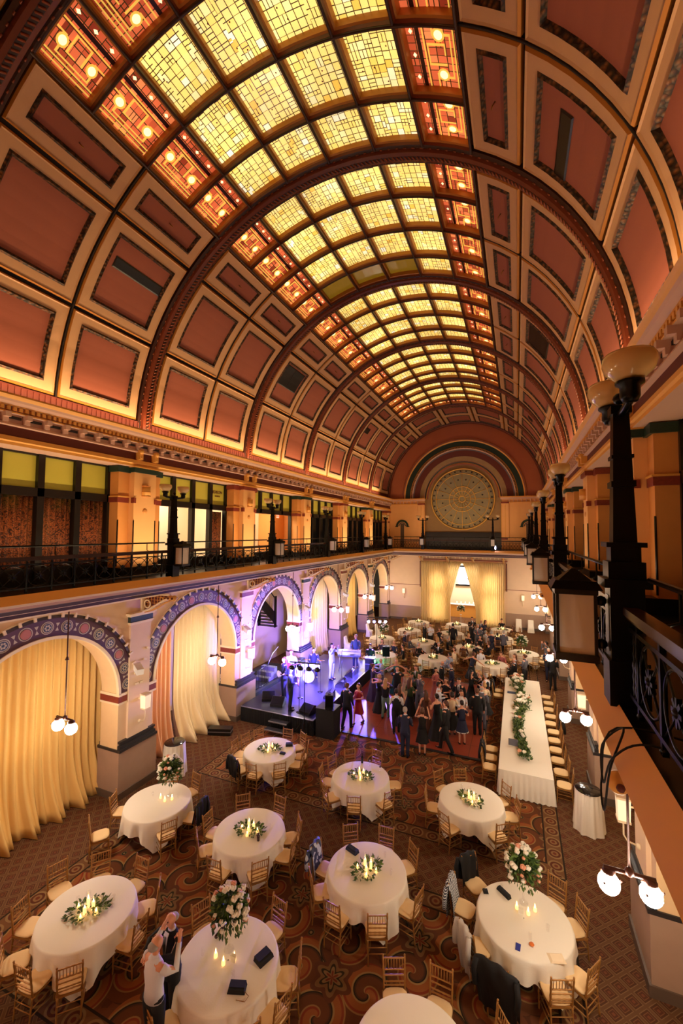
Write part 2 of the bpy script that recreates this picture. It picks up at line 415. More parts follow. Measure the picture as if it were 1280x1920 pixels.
# ------------------------------------------------------------------ vault
ZC = 11.14; RV = 6.62
def vp(th, r, y): a = R(th); return (r*math.sin(a), y, ZC+r*math.cos(a))
def dang(d, r=RV): return math.degrees(d/r)
def perim(t0, t1, y0, y1, r, n):
    out = [vp(t0+(t1-t0)*i/n, r, y0) for i in range(n+1)] + [vp(t1-(t1-t0)*i/n, r, y1) for i in range(n+1)]
    return out
def vring(mb, A, B_, m, n):
    # A, B_ = (t0,t1,y0,y1,r)
    a = perim(*A, n); b = perim(*B_, n); N = len(a)
    mb.add(a+b, [(i, (i+1) % N, N+(i+1) % N, N+i) for i in range(N)], m)
def inset(c, d, r=None):
    t0, t1, y0, y1, r0 = c; k = dang(d)
    return (t0+k, t1-k, y0+d, y1-d, r0 if r is None else r)
def vpatch(mb, c, m, n, uv=False):
    t0, t1, y0, y1, r = c
    for i in range(n):
        a, b = t0+(t1-t0)*i/n, t0+(t1-t0)*(i+1)/n
        u0, u1 = R(a)*RV, R(b)*RV
        mb.quad(vp(a, r, y0), vp(b, r, y0), vp(b, r, y1), vp(a, r, y1), m, [(u0+9, y0), (u1+9, y0), (u1+9, y1), (u0+9, y1)] if uv else None)
ceil = MB()
NSEG = {11.2: 3}
def coffer(t0, t1, y0, y1):
    n = max(2, int(abs(t1-t0)/4)); k = .045
    c = inset((t0, t1, y0, y1, 6.66), k)
    vring(ceil, (c[0], c[1], c[2], c[3], 6.74), c, 'vault_gold', n)
    c1 = inset(c, .035, 6.62); vring(ceil, c, c1, 'vault_gold', n)
    c1b = inset(c1, .03, 6.645); vring(ceil, c1, c1b, 'vault_frame', n)
    c2 = inset(c1b, .22); vring(ceil, c1b, c2, 'vault_frame', n)
    c3 = inset(c2, .045, 6.60); vring(ceil, c2, c3, 'egg', n)
    c4 = inset(c3, .055, 6.68); vring(ceil, c3, c4, 'egg', n)
    vpatch(ceil, c4, 'vault_panel', n)
    if abs(t1-t0) < 14:
        tm, ym = (t0+t1)/2, (y0+y1)/2
        ceil.tube([vp(tm, 6.68, ym), vp(tm, 6.6, ym), vp(tm, 6.56, ym+.05)], .014, 'brass', 5)
# dark shell behind the grooves
vpatch(ceil, (-89, -33, YR, YE, 6.76), 'vault_dark', 24); vpatch(ceil, (33, 89, YR, YE, 6.76), 'vault_dark', 24)
vpatch(ceil, (-33, 33, YR, Y0, 6.76), 'vault_dark', 16); vpatch(ceil, (-33, 33, Y0+5*BAY, YE, 6.76), 'vault_dark', 16)
vpatch(ceil, (-36, 36, YR, YE, 7.1), 'vault_dark', 16)
TH = [33, 44.2, 66.4, 87.3]
for b in range(-1, 6):
    ya = Y0+b*BAY
    for h in range(2):
        y0, y1 = ya+h*BAY/2, ya+(h+1)*BAY/2
        y0 += .27 if h == 0 else 0; y1 -= .27 if h == 1 else 0
        for i in range(3):
            for s in (-1, 1):
                a, b_ = sorted((s*TH[i], s*TH[i+1])); coffer(a, b_, y0, y1)
        if b in (-1, 5):
            for a, b_ in ((-33, -11), (-11, 11), (11, 33)): coffer(a, b_, y0, y1)
    # bead on the mid line
    for s in (-1, 1):
        ym = ya+BAY/2
        for i in range(14):
            a, b_ = s*(33+i*3.88), s*(33+(i+1)*3.88)
            for dy in (0,): ceil.tube([vp(a, 6.655, ym), vp(b_, 6.655, ym)], .022, 'vault_dark', 5, False)
# ribbed maroon strip under the coffers
for s in (-1, 1):
    x = s*(RV*math.sin(R(87.5)))
    ceil.quad((x, YR, 11.08), (x, YE, 11.08), (x, YE, ZC+RV*math.cos(R(87.3))), (x, YR, ZC+RV*math.cos(R(87.3))), 'maroon')
    for i in range(int((YE-YR)/.14)):
        y = YR+i*.14; ceil.box(min(x, x-s*.02), max(x, x-s*.02), y, y+.06, 11.1, 11.42, 'maroon')
# air vents in the coffers
def vent(t0, t1, y0, y1): vpatch(ceil, (t0, t1, y0, y1, 6.655), 'black', 3); vring(ceil, (t0-.3, t1+.3, y0-.03, y1+.03, 6.67), (t0, t1, y0, y1, 6.65), 'black', 3)
vent(-54, -52, 7.5, 9.0); vent(52, 54.2, 7.7, 9.05); vent(-56.5, -48.6, 15.85, 16.7); vent(-56.5, -48.6, 16.76, 17.6)
vent(48.5, 56.8, 16.2, 17.7); vent(-54, -51, 27.2, 28.0); vent(51.5, 54.5, 28, 28.5)
ceil.build('ceiling', kind='structure')

# ribs
def rib(y, idx):
    mb = MB(); n = 60
    prof = [(-.27, 6.75), (-.27, 6.62), (-.20, 6.58), (-.17, 6.60), (-.14, 6.53), (-.06, 6.50), (.06, 6.50), (.14, 6.53), (.17, 6.60), (.20, 6.58), (.27, 6.62), (.27, 6.75)]
    mats_ = ['rib_dark', 'rib_dark', 'rib_dark', 'rib', 'rib', 'rib_dark', 'rib', 'rib', 'rib_dark', 'rib_dark', 'rib_dark']
    for i in range(n):
        a, b = -89.5+179*i/n, -89.5+179*(i+1)/n
        for j in range(len(prof)-1):
            (d0, ra), (d1, rb) = prof[j], prof[j+1]
            mb.quad(vp(a, ra, y+d0), vp(b, ra, y+d0), vp(b, rb, y+d1), vp(a, rb, y+d1), mats_[j])
    k = 190
    for i in range(k):       # rope moulding
        a = -89+178*i/k
        p0 = Vector(vp(a, 6.49, y-.05)); p1 = Vector(vp(a+.55, 6.49, y+.05))
        mb.tube([p0, p1], .022, 'rib_rope', 5, True, True)
        if i % 2 == 0:
            for s in (-1, 1): mb.tube([vp(a, 6.575, y+s*.2), vp(a+.6, 6.575, y+s*.2)], .017, 'rib_rope', 4)
    mb.build('trim_%d' % idx, kind='structure')
for i in range(-1, 7): rib(Y0+i*BAY if i < 6 else YE-.2, 10+i) if i != -1 else None
rib(YR+.2, 17)

# stained-glass skylights, one window per bay
def redpane(mb, t0, t1, y0, y1, inner):
    # fretwork of glass bars and roundels; inner = side (+1/-1) of the plain red strip
    r = 6.79
    vpatch(mb, (t0, t1, y0, y1, 6.8), 'sg_red', 2, True)
    W = t1-t0; H = y1-y0
    def P(u, v): return (t0+(u if inner < 0 else 1-u)*W, y0+v*H)     # u=0 at outer edge
    def bar(u0, v0, u1, v1, m='sg_bar'):
        a, b = P(u0, v0), P(u1, v1); ta, tb = sorted((a[0], b[0])); ya, yb = sorted((a[1], b[1]))
        mb.quad(vp(ta, r, ya), vp(tb, r, ya), vp(tb, r, yb), vp(ta, r, yb), m)
    T = .028
    bar(.03, 0, .03+T, 1); bar(.11, 0, .11+T, 1)
    bar(.68, 0, .68+T, 1); bar(.75, 0, .83, 1, 'sg_dark')
    for v in (.18, .82): bar(.18, v, .5, v+.04)
    bar(.18, .18, .18+T, .5); bar(.3, .32, .62, .36); bar(.62, .32, .62+T, .66); bar(.3, .62, .62, .66); bar(.3, .36, .3+T, .5)
    bar(.5, .0, .5+T, .22); bar(.5, .78, .5+T, 1); bar(.18, .5, .18+T, .84)
    for u, v in ((.4, .2), (.4, .8)):
        c = P(u, v)
        vs_ = [vp(c[0]+W*.08*math.cos(k*PI/6), r-.006, c[1]+H*.07*math.sin(k*PI/6)) for k in range(12)]
        mb.add(vs_, [tuple(range(12))], 'sg_jewel')
        vs_ = [vp(c[0]+W*.12*math.cos(k*PI/6), r-.003, c[1]+H*.105*math.sin(k*PI/6)) for k in range(12)]
        mb.add(vs_, [tuple(range(12))], 'sg_bar')
    for v in (.15, .5, .85):
        c = P(.91, v); mb.add([vp(c[0]-.35, r, c[1]), vp(c[0], r, c[1]-.05), vp(c[0]+.35, r, c[1]), vp(c[0], r, c[1]+.05)], [(0, 1, 2, 3)], 'sg_jewel')
def lead_scatter(mb, t0, t1, y0, y1):
    for _ in range(5):
        a, y = rnd.uniform(t0+1, t1-1), rnd.uniform(y0+.12, y1-.12)
        mb.add([vp(a-.17, 6.79, y), vp(a, 6.79, y-.022), vp(a+.17, 6.79, y), vp(a, 6.79, y+.022)], [(0, 1, 2, 3)], 'redband')
for b in range(5):
    mb = MB(); ya = Y0+b*BAY
    for row in range(4):
        y0, y1 = ya+row*1.4, ya+(row+1)*1.4
        if row == 0: y0 += .24
        if row == 3: y1 -= .24
        for c in range(6):
            t0 = -33+c*11; t1 = t0+11
            cell = (t0, t1, y0, y1, 6.66); c1 = inset(cell, .055)
            vring(mb, (t0, t1, y0, y1, 6.60), inset(cell, .03, 6.60), 'rib_dark', 3)
            vring(mb, inset(cell, .03, 6.60), inset(cell, .05, 6.66), 'rib', 3)
            vring(mb, inset(cell, .05, 6.66), inset(cell, .085, 6.68), 'vault_gold', 3)
            c2 = inset(cell, .10, 6.80); vring(mb, inset(cell, .085, 6.68), c2, 'vault_gold', 3)
            edge = (b == 0 and row == 0) or (b == 4 and row == 3)
            if c in (0, 5) or edge: redpane(mb, c2[0], c2[1], c2[2], c2[3], -1 if c < 3 else 1)
            elif b == 1 and row == 3 and c in (1, 2, 3): vpatch(mb, c2, 'sg_dim', 3)
            else: vpatch(mb, c2, 'sg_yellow', 3, True); lead_scatter(mb, *c2[:4])
        # beaded crossbar
        if row:
            for i in range(22): mb.tube([vp(-33+i*3, 6.59, ya+row*1.4), vp(-30+i*3, 6.59, ya+row*1.4)], .03, 'rib_dark', 5, False)
    for c in range(7):
        mb.tube([vp(-33+c*11, 6.6, ya+.2), vp(-33+c*11, 6.6, ya+5.4)], .035, 'rib_dark', 6, False)
    mb.build('window_%d' % (1+b), kind='structure')

# ------------------------------------------------------------------ cornices and upper gallery walls
PIERS = [Y0+k*BAY for k in range(-1, 7)]
YA, YB = YR, YE
CORN = [(6.62, 11.12), (6.19, 11.12), (6.16, 11.07), (6.20, 11.03), (6.24, 11.0), (6.27, 10.95), (6.36, 10.90), (6.37, 10.87), (6.43, 10.87), (6.43, 10.76), (6.36, 10.74), (6.36, 10.71),
        (6.50, 10.71), (6.50, 10.50), (6.44, 10.49), (6.42, 10.44), (6.53, 10.43), (6.53, 10.20), (6.46, 10.18), (6.44, 10.08), (6.48, 10.05), (6.48, 9.98), (7.25, 9.98)]
CM = ['mauve', 'gold', 'gold', 'gold', 'mauve', 'mauve', 'gold', 'mauve', 'mauve', 'gold', 'gold', 'mauve', 'mauve', 'mauve', 'mauve', 'mauve', 'maroon', 'gold', 'gold', 'gold', 'gold', 'mauve']
for s in (-1, 1):
    mb = MB(); mb.sweepy(CORN, YA, YB, CM, s)
    n = int((YB-YA)/.13)
    for i in range(n):
        y = YA+i*.13; x0, x1 = sorted((s*6.35, s*6.43)); mb.box(x0, x1, y, y+.07, 10.775, 10.86, 'gold')
    for i in range(int((YB-YA)/.46)):
        y = YA+.2+i*.46; x0, x1 = sorted((s*6.30, s*6.50)); mb.box(x0, x1, y, y+.12, 10.60, 10.72, 'mauve')
        x0, x1 = sorted((s*6.40, s*6.50)); mb.box(x0, x1, y, y+.12, 10.50, 10.60, 'mauve')
        x0, x1 = sorted((s*6.46, s*6.51)); mb.box(x0, x1, y+.17, y+.42, 10.60, 10.66, 'vault_dark')
    for Y in PIERS[1:-1]:
        for d in (-.3, .3):
            x0, x1 = sorted((s*6.36, s*6.54)); mb.box(x0, x1, Y+d-.07, Y+d+.07, 10.2, 10.5, 'gold')
            mb.ball((s*6.36, Y+d, 10.45), .08, 'gold', 8, 5); mb.ball((s*6.4, Y+d, 10.26), .06, 'gold', 8, 5)
    mb.build('trim_%d' % (20 if s < 0 else 21), kind='structure')

def wallbox(mb, s, xa, xb, y0, y1, z0, z1, m):
    x0, x1 = sorted((s*xa, s*xb)); mb.box(x0, x1, y0, y1, z0, z1, m)
tn = 30
for s in (-1, 1):
    for k, Y in enumerate(PIERS):
        mb = MB(); bandm = 'green' if k % 2 == 0 else 'redband'
        wallbox(mb, s, 6.5, 7.3, Y-.42, Y+.42, 6.58, 9.98, 'amber')
        for d in (-1, 1):
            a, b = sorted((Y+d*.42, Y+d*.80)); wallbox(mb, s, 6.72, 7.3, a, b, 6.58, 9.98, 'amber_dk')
            a, b = sorted((Y+d*.44, Y+d*.84)); wallbox(mb, s, 6.69, 7.3, a, b, 8.84, 9.0, 'redband'); wallbox(mb, s, 6.67, 7.3, a, b, 9.0, 9.04, 'gold')
            a, b = sorted((Y+d*.42, Y+d*.86)); wallbox(mb, s, 6.66, 7.3, a, b, 9.78, 9.96, bandm)
            a, b = sorted((Y+d*.36, Y+d*.44)); wallbox(mb, s, 6.47, 6.6, a, b, 8.84, 9.0, 'redband')
            for yy in (Y+d*.41, Y+d*.79): mb.tube([(s*6.5, yy, 6.9), (s*6.5, yy, 8.3)] if abs(yy-Y) < .6 else [(s*6.72, yy, 6.9), (s*6.72, yy, 8.3)], .02, 'black', 6)
        wallbox(mb, s, 6.44, 7.3, Y-.47, Y+.47, 9.80, 9.96, bandm); wallbox(mb, s, 6.42, 7.3, Y-.49, Y+.49, 9.95, 9.99, 'gold')
        wallbox(mb, s, 6.46, 7.3, Y-.84, Y+.84, 6.58, 6.85, 'black')
        mb.lathe([(.001, 0), (.07, .0), (.09, .02), (.001, .03)], (0, 0, 0), 'gold', 12) if False else None
        mb.build('trim_%d' % tn, kind='structure'); tn += 1

ORD = {-1: 'rearmost', 0: 'nearest', 1: 'second', 2: 'third', 3: 'fourth', 4: 'fifth', 5: 'farthest'}
def text_obj(txt, size, loc, rot, parent, name='lettering', ext=.004, m='letters'):
    cu = bpy.data.curves.new(name, 'FONT'); cu.body = txt; cu.size = size; cu.extrude = ext; cu.align_x = 'CENTER'; cu.offset = .002
    cu.materials.append(M[m]); o = bpy.data.objects.new(name, cu); COL.objects.link(o); o.location = loc; o.rotation_euler = rot
    bpy.context.view_layer.update()
    me = bpy.data.meshes.new_from_object(o.evaluated_get(bpy.context.evaluated_depsgraph_get()))
    n = bpy.data.objects.new(name, me); COL.objects.link(n); n.location = loc; n.rotation_euler = rot; n.parent = parent
    bpy.data.objects.remove(o, do_unlink=True); return n
wn_ = 10
for s in (-1, 1):
    for b in range(-1, 6):
        yc = Y0+(b+.5)*BAY; y0, y1 = yc-2.0, yc+2.0
        mb = MB()
        wallbox(mb, s, 7.12, 7.25, y0, y1, 9.93, 9.98, 'blackwood'); wallbox(mb, s, 7.08, 7.26, y0, y1, 8.86, 9.08, 'blackwood')
        wallbox(mb, s, 7.12, 7.26, y0, y1, 6.58, 6.98, 'blackwood')
        openbay = (s < 0 and b == 2)
        for i in range(5):
            yy = y0+i*1.0; lo = 8.9 if (openbay and 0 < i < 4) else 6.58
            wallbox(mb, s, 7.08, 7.26, yy-.085, yy+.085, lo, 9.98, 'blackwood')
        w_ = mb.build('window_%d' % wn_, kind='structure'); wn_ += 1
        g = MB()
        for i in range(4): g.quad((s*7.2, y0+i+.085, 9.06), (s*7.2, y0+i+.915, 9.06), (s*7.2, y0+i+.915, 9.94), (s*7.2, y0+i+.085, 9.94), 'transom')
        g.build('transom_pane', parent=w_)
        g = MB()
        for i in range(4):
            if s > 0 or b >= 3: g.quad((s*7.2, y0+i+.085, 6.9), (s*7.2, y0+i+.915, 6.9), (s*7.2, y0+i+.915, 8.9), (s*7.2, y0+i+.085, 8.9), 'darkroom')
            elif b in (0, -1, 1): g.quad((s*7.16, y0+i+.085, 6.9), (s*7.16, y0+i+.915, 6.9), (s*7.16, y0+i+.915, 8.9), (s*7.16, y0+i+.085, 8.9), 'glass')
        if g.v: g.build('lower_pane', parent=w_)
        if s < 0 and b == 1:
            text_obj('EDISON', .17, (-7.185, y0+3.5, 9.56), (R(90), 0, R(90)), w_); text_obj('NORTH', .09, (-7.185, y0+3.5, 9.42), (R(90), 0, R(90)), w_)
        if s > 0 and b == 0:
            text_obj('SALES', .2, (7.185, y0+3.5, 9.62), (R(90), 0, R(-90)), w_); text_obj('OFFICE', .2, (7.185, y0+3.5, 9.38), (R(90), 0, R(-90)), w_)

# sheets of cloth hanging in pleats
def drape(p0, p1, z0, z1, n=(1, 0), pleats=18, amp=.05, puddle=0.0, m='tan', nz=14, gather=None, amp_bot=1.6, seed=0, thick=True, top=None):
    rr = random.Random(seed); mb = MB(); N = pleats*6
    ph = [rr.uniform(-.6, .6) for _ in range(pleats+2)]
    P0, P1 = Vector(p0), Vector(p1); nn = Vector(n)
    vs_ = []
    for j in range(nz+1):
        f = j/nz; 
        for i in range(N+1):
            t = i/N; tt = t
            if gather: tt = gather(t, 1-f)      # (position, depth below the rail) -> position
            base = P0.lerp(P1, tt)
            q = t*pleats; k = int(min(q, pleats-.001)); a = amp*(1+(amp_bot-1)*(1-f))*(1+.35*ph[k])
            wv = a*math.cos(2*PI*q+ph[k]*(1-f))
            pd = puddle*max(0, (1-f*3.2))**2 if f < .32 else 0
            zt = z1 if top is None else top(t)
            z = z0+(zt-z0)*f
            o = base+nn*(wv+pd*(1+.5*math.sin(q*2.1+seed)))
            vs_.append((o.x, o.y, z))
    W = N+1
    mb.add(vs_, [(j*W+i, j*W+i+1, (j+1)*W+i+1, (j+1)*W+i) for j in range(nz) for i in range(N)], m, True)
    return mb
CURT = []
def curtain(name, label, group, *a, parent=None, **k):
    mb = drape(*a, **k); o = mb.build(name, parent=parent)
    so = o.modifiers.new('thickness', 'SOLIDIFY'); so.thickness = .006
    if label: tag(o, label, 'curtain', group)
    return o
for b in (-1, 0):
    yc = Y0+(b+.5)*BAY
    for i in range(4):
        if b == -1: continue
        curtain('window_curtain', 'dark brown damask curtain in upper gallery window, %s pane from the left edge of the photo' % ['first', 'second', 'third', 'fourth'][i] if False else
                'brown damask curtain behind the %s pane of the nearest left gallery window' % ['rearmost', 'second', 'third', 'last'][i], 'damask curtains in the gallery windows',
                (-7.32, yc-1.95+i), (-7.32, yc-1.05+i), 6.62, 8.95, n=(1, 0), pleats=6, amp=.035, m='damask', nz=2, seed=i, amp_bot=1)
yc = Y0+1.5*BAY
curtain('window_curtain', 'brown damask curtain under the EDISON NORTH transom', 'damask curtains in the gallery windows', (-7.32, yc+1.08), (-7.32, yc+1.9), 6.62, 8.8, pleats=5, amp=.03, m='damask', nz=2, seed=9, amp_bot=1)
curtain('window_curtain', 'gathered damask curtain strip beside the pillar left of the lit gallery room', 'damask curtains in the gallery windows', (-7.32, yc-2.0), (-7.32, yc-1.72), 6.62, 8.8, pleats=3, amp=.03, m='damask', nz=2, seed=8, amp_bot=1)

# rooms behind the upper windows and the walls beside them
for s in (-1, 1):
    mb = MB()
    mb.quad((s*9.8, YA, 6.5), (s*9.8, YB, 6.5), (s*9.8, YB, 10.1), (s*9.8, YA, 10.1), 'roomwall')
    mb.quad((s*7.25, YA, 10.1), (s*9.8, YA, 10.1), (s*9.8, YB, 10.1), (s*7.25, YB, 10.1), 'roomwall')
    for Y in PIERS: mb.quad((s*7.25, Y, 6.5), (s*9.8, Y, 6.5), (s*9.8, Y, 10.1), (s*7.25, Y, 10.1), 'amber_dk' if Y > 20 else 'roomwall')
    mb.build('wall_upper_%s' % ('left' if s < 0 else 'right'), kind='structure')
# lit rooms: ceiling lamps
for (x, y, p) in ((-8.6, Y0+1.5*BAY, 110), (-8.6, Y0+2.5*BAY, 150)):
    area('gallery_room_lamp', (x, y, 10.0), (0, 0, 0), 1.2, 3.0, p, (1, .88, .68))
area('office_lamp', (8.6, Y0+.5*BAY, 10.0), (0, 0, 0), 1, 2, 40, (1, .9, .7))
# EXIT sign in the third bay
ex = MB(); ex.box(-8.1, -8.05, 21.0-.9, 21.3-.9, 8.75, 8.93, 'exitface'); eo = ex.build('exit_sign'); tag(eo, 'small red lit EXIT sign in the open third bay of the left gallery', 'exit sign')
text_obj('EXIT', .14, (-8.045, 20.25, 8.79), (R(90), 0, R(90)), eo, m='exitred')
ex = MB(); ex.box(-8.05, -8.3, 19.9, 20.93, 6.58, 9.9, 'amber_dk'); ex.box(-9.7, -9.0, 16.6, 19.2, 6.58, 7.9, 'plinth'); ex.build('wall_gallery_return', kind='structure')

# sconces on the upper pilasters
sc = empty('wall_sconce', (0, 0, 0), 0, 'x', 'sconce')
m1 = MB(); m1.tube([(0, 0, 0), (0, 0, .34)], .13, 'gold', 14, True, True); m1.build('shade', parent=sc)
m1 = MB()
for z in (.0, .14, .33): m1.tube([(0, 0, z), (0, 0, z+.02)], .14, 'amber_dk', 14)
m1.tube([(-.14, 0, .17), (.02, 0, .17)], .03, 'brass', 6); m1.build('collar', parent=sc)
md = MB(); md.lathe([(.001, -.02), (.08, -.02), (.085, 0), (.05, .015), (.001, .02)], (0, 0, 0), 'amber_dk', 14); mo = md.build('wall_medallion')
tag(mo, 'x', 'medallion')
first = True
for s in (-1, 1):
    for k, Y in enumerate(PIERS[1:-1]):
        side = 'left' if s < 0 else 'right'; lab = 'half-round sconce on the %s pilaster of the %s gallery wall' % (ORD[k], side)
        if first: o = sc; sc['label'] = lab; sc['group'] = 'gallery pilaster sconces'
        else: o = dup(sc, (0, 0, 0), 0, lab, 'gallery pilaster sconces')
        o.location = (s*6.46, Y, 9.06); o.rotation_euler = (0, 0, 0 if s < 0 else PI)
        lab = 'round plaster disc on the %s pilaster of the %s gallery wall' % (ORD[k], side)
        q = mo if first else dup(mo, (0, 0, 0), 0, lab, 'gallery pilaster discs')
        q['label'] = lab; q['group'] = 'gallery pilaster discs'; q.location = (s*6.49, Y, 8.6); q.rotation_euler = (0, R(-90*s), 0)
        first = False

# ------------------------------------------------------------------ balconies
EDGE = [(7.3, 6.57), (5.2, 6.57), (5.19, 6.61), (5.04, 6.43), (5.06, 6.38), (5.12, 6.36), (5.14, 6.30), (5.2, 6.28), (5.24, 6.2), (5.34, 6.17), (5.36, 6.09), (5.44, 6.07), (5.46, 6.03), (6.7, 6.03)]
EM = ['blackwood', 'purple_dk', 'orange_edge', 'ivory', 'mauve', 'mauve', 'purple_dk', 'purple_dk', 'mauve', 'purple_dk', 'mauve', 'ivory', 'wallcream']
YF = 34.0
for s in (-1, 1):
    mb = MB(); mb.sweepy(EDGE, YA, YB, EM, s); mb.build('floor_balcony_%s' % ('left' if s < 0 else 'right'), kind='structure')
mb = MB()
for i in range(len(EDGE)-1):
    (xa, za), (xb, zb) = EDGE[i], EDGE[i+1]
    ya, yb = YF+(xa-5.19), YF+(xb-5.19)
    if i == 0: ya = YB
    if i == len(EDGE)-2: yb = YB
    mb.quad((-min(xa, 5.5), ya, za), (min(xa, 5.5), ya, za), (min(xb, 5.5), yb, zb), (-min(xb, 5.5), yb, zb), EM[i])
mb.build('floor_balcony_far', kind='structure')

# railing section: length L along +Y from the origin
def railing(L, label, group='wrought-iron balcony railing'):
    e = empty('balcony_railing', (0, 0, 0), 0, label, 'railing', group)
    mb = MB(); mb.box(-.055, .055, 0, L, .72, .78, 'railwood'); mb.box(-.035, .035, 0, L, .69, .72, 'railwood'); mb.build('handrail', parent=e)
    mb = MB(); mb.box(-.02, .02, 0, L, .60, .63, 'iron'); mb.box(-.02, .02, 0, L, .09, .12, 'iron'); mb.build('rail_frame', parent=e)
    mb = MB(); mb.tube([(-.13, 0, 1.0), (-.13, L, 1.0)], .022, 'iron', 8)
    for i in range(4): mb.tube([(-.13, L*(i+.5)/4, 1.0), (-.13, L*(i+.5)/4, .8), (-.03, L*(i+.5)/4, .76)], .012, 'iron', 5)
    mb.build('safety_rail', parent=e)
    n = 9; a = .22; p = (L-2*a)/n
    pk = None
    for i in range(n+1):
        if pk is None:
            mb = MB(); mb.box(-.018, .018, -.018, .018, .0, .70, 'iron'); mb.ball((0, 0, .03), .03, 'iron', 6, 4); pk = mb.build('baluster', parent=e); pk.location = (0, a, 0)
        else: c = pk.copy(); COL.objects.link(c); c.location = (0, a+i*p, 0)
    mb = MB(); r_ = p*.46
    mb.tube([(0, p/2+r_*math.cos(t*PI/10), .36+.23*math.sin(t*PI/10)) for t in range(20)], .010, 'iron', 5, closed=True, hint=(1, 0, 0))
    for d in (-1, 1): mb.tube([(0, p/2-d*p/2, .11), (0, p/2+d*p/2, .61)], .009, 'iron', 5, hint=(1, 0, 0))
    sc_ = mb.build('scroll_panel', parent=e); sc_.location = (0, a, 0)
    mb = MB()
    for k in range(8):
        t = k*PI/4; mb.cbox((0, .055*math.cos(t), .055*math.sin(t)), (.014, .03, .014), 'iron', Matrix.Rotation(t, 3, 'X'))
    mb.ball((.0, 0, 0), .035, 'iron', 8, 5); ro = mb.build('rosette', parent=e); ro.location = (0, a+p/2, .36)
    for i in range(1, n):
        for q, z in ((sc_, 0), (ro, .36)):
            c = q.copy(); COL.objects.link(c); c.location = (0, a+i*p+(p/2 if q is ro else 0), z)
    for yy in (.07, .14, L-.14, L-.07):
        mb = MB(); mb.tube([(0, yy, .1+.5*k/12) for k in range(13)], [.012 if k % 2 else .018 for k in range(13)], 'iron', 5)
        mb.build('twisted_bar', parent=e)
    return e
rl = railing(BAY-.42, 'x')
names = {-1: 'behind the nearest lamp post', 0: 'between the nearest and second lamp posts', 1: 'between the second and third lamp posts', 2: 'between the third and fourth lamp posts',
         3: 'between the fourth and fifth lamp posts', 4: 'between the fifth and sixth lamp posts', 5: 'between the farthest lamp post and the corner'}
first = True
for s in (-1, 1):
    for b in range(-1, 6):
        lab = 'black wrought-iron railing on the %s balcony, %s' % ('left' if s < 0 else 'right', names[b])
        if first: o = rl; rl['label'] = lab; first = False
        else: o = dup(rl, (0, 0, 0), 0, lab)
        yy = Y0+b*BAY+.21
        if b == 5: o.scale = (1, .33, 1)
        o.location = (s*5.27, yy, 6.62) if s > 0 else (s*5.27, yy, 6.62)
        if s > 0:      # keep the safety rail on the gallery side
            o.rotation_euler = (0, 0, PI); o.location = (s*5.27, yy+(BAY-.42)*(.33 if b == 5 else 1), 6.62)
for x0, L, nm in ((-5.15, 2.25, 'left of the left lamp post'), (-2.45, 4.9, 'in the middle'), (2.95, 2.2, 'right of the right lamp post')):
    o = dup(rl, (x0, YF+.12, 6.62), R(-90), 'black wrought-iron railing on the far balcony, section %s' % nm); o.scale = (1, L/(BAY-.42), 1)

# lamp posts
def lamp_post():
    e = empty('balcony_lamp_post', (0, 0, 0), 0, 'x', 'lamp post', 'cast-iron balcony lamp posts')
    mb = MB()
    mb.box(-.14, .14, -.13, .13, 0, .36, 'iron'); mb.box(-.12, .12, -.11, .11, .36, .95, 'iron')
    mb.box(-.165, .165, -.155, .155, .95, 1.02, 'iron'); mb.box(-.13, .13, -.12, .12, 1.02, 1.16, 'iron')
    mb.box(-.105, .105, -.095, .095, 1.16, 1.3, 'iron'); mb.box(-.125, .125, -.06, .06, .42, .88, 'black')
    mb.box(-.14, .14, -.13, .13, 1.28, 1.32, 'iron')
    mb.build('pedestal', parent=e)
    mb = MB()
    mb.cbox((0, 0, 1.88), (.085, .08, .58), 'iron', None, .66); mb.box(-.088, .088, -.083, .083, 1.78, 1.83, 'iron')
    mb.box(-.075, .075, -.07, .07, 2.40, 2.47, 'iron'); mb.ball((0, 0, 2.54), .05, 'iron', 10, 6)
    mb.box(-.08, .08, -.075, .075, 2.02, 2.05, 'iron'); mb.build('shaft', parent=e)
    mb = MB(); mb.tube([(0, -.38, 2.49), (0, -.33, 2.42), (0, -.12, 2.40), (0, .12, 2.40), (0, .33, 2.42), (0, .38, 2.49)], .03, 'iron', 8, hint=(1, 0, 0))
    for d in (-1, 1): mb.lathe([(.05, -.06), (.07, -.02), (.07, .06), (.1, .08), (.1, .1), (.04, .1)], (0, d*.36, 2.47), 'iron', 12)
    mb.build('crossarm', parent=e)
    for d in (-1, 1):
        mb = MB(); mb.lathe([(.03, .0), (.10, .02), (.165, .08), (.185, .14), (.18, .19), (.165, .215), (.155, .21), (.17, .15), (.15, .08), (.05, .03), (.001, .03)], (0, d*.36, 2.57), 'milk', 20); mb.build('glass_bowl', parent=e)
    return e
lp = lamp_post()
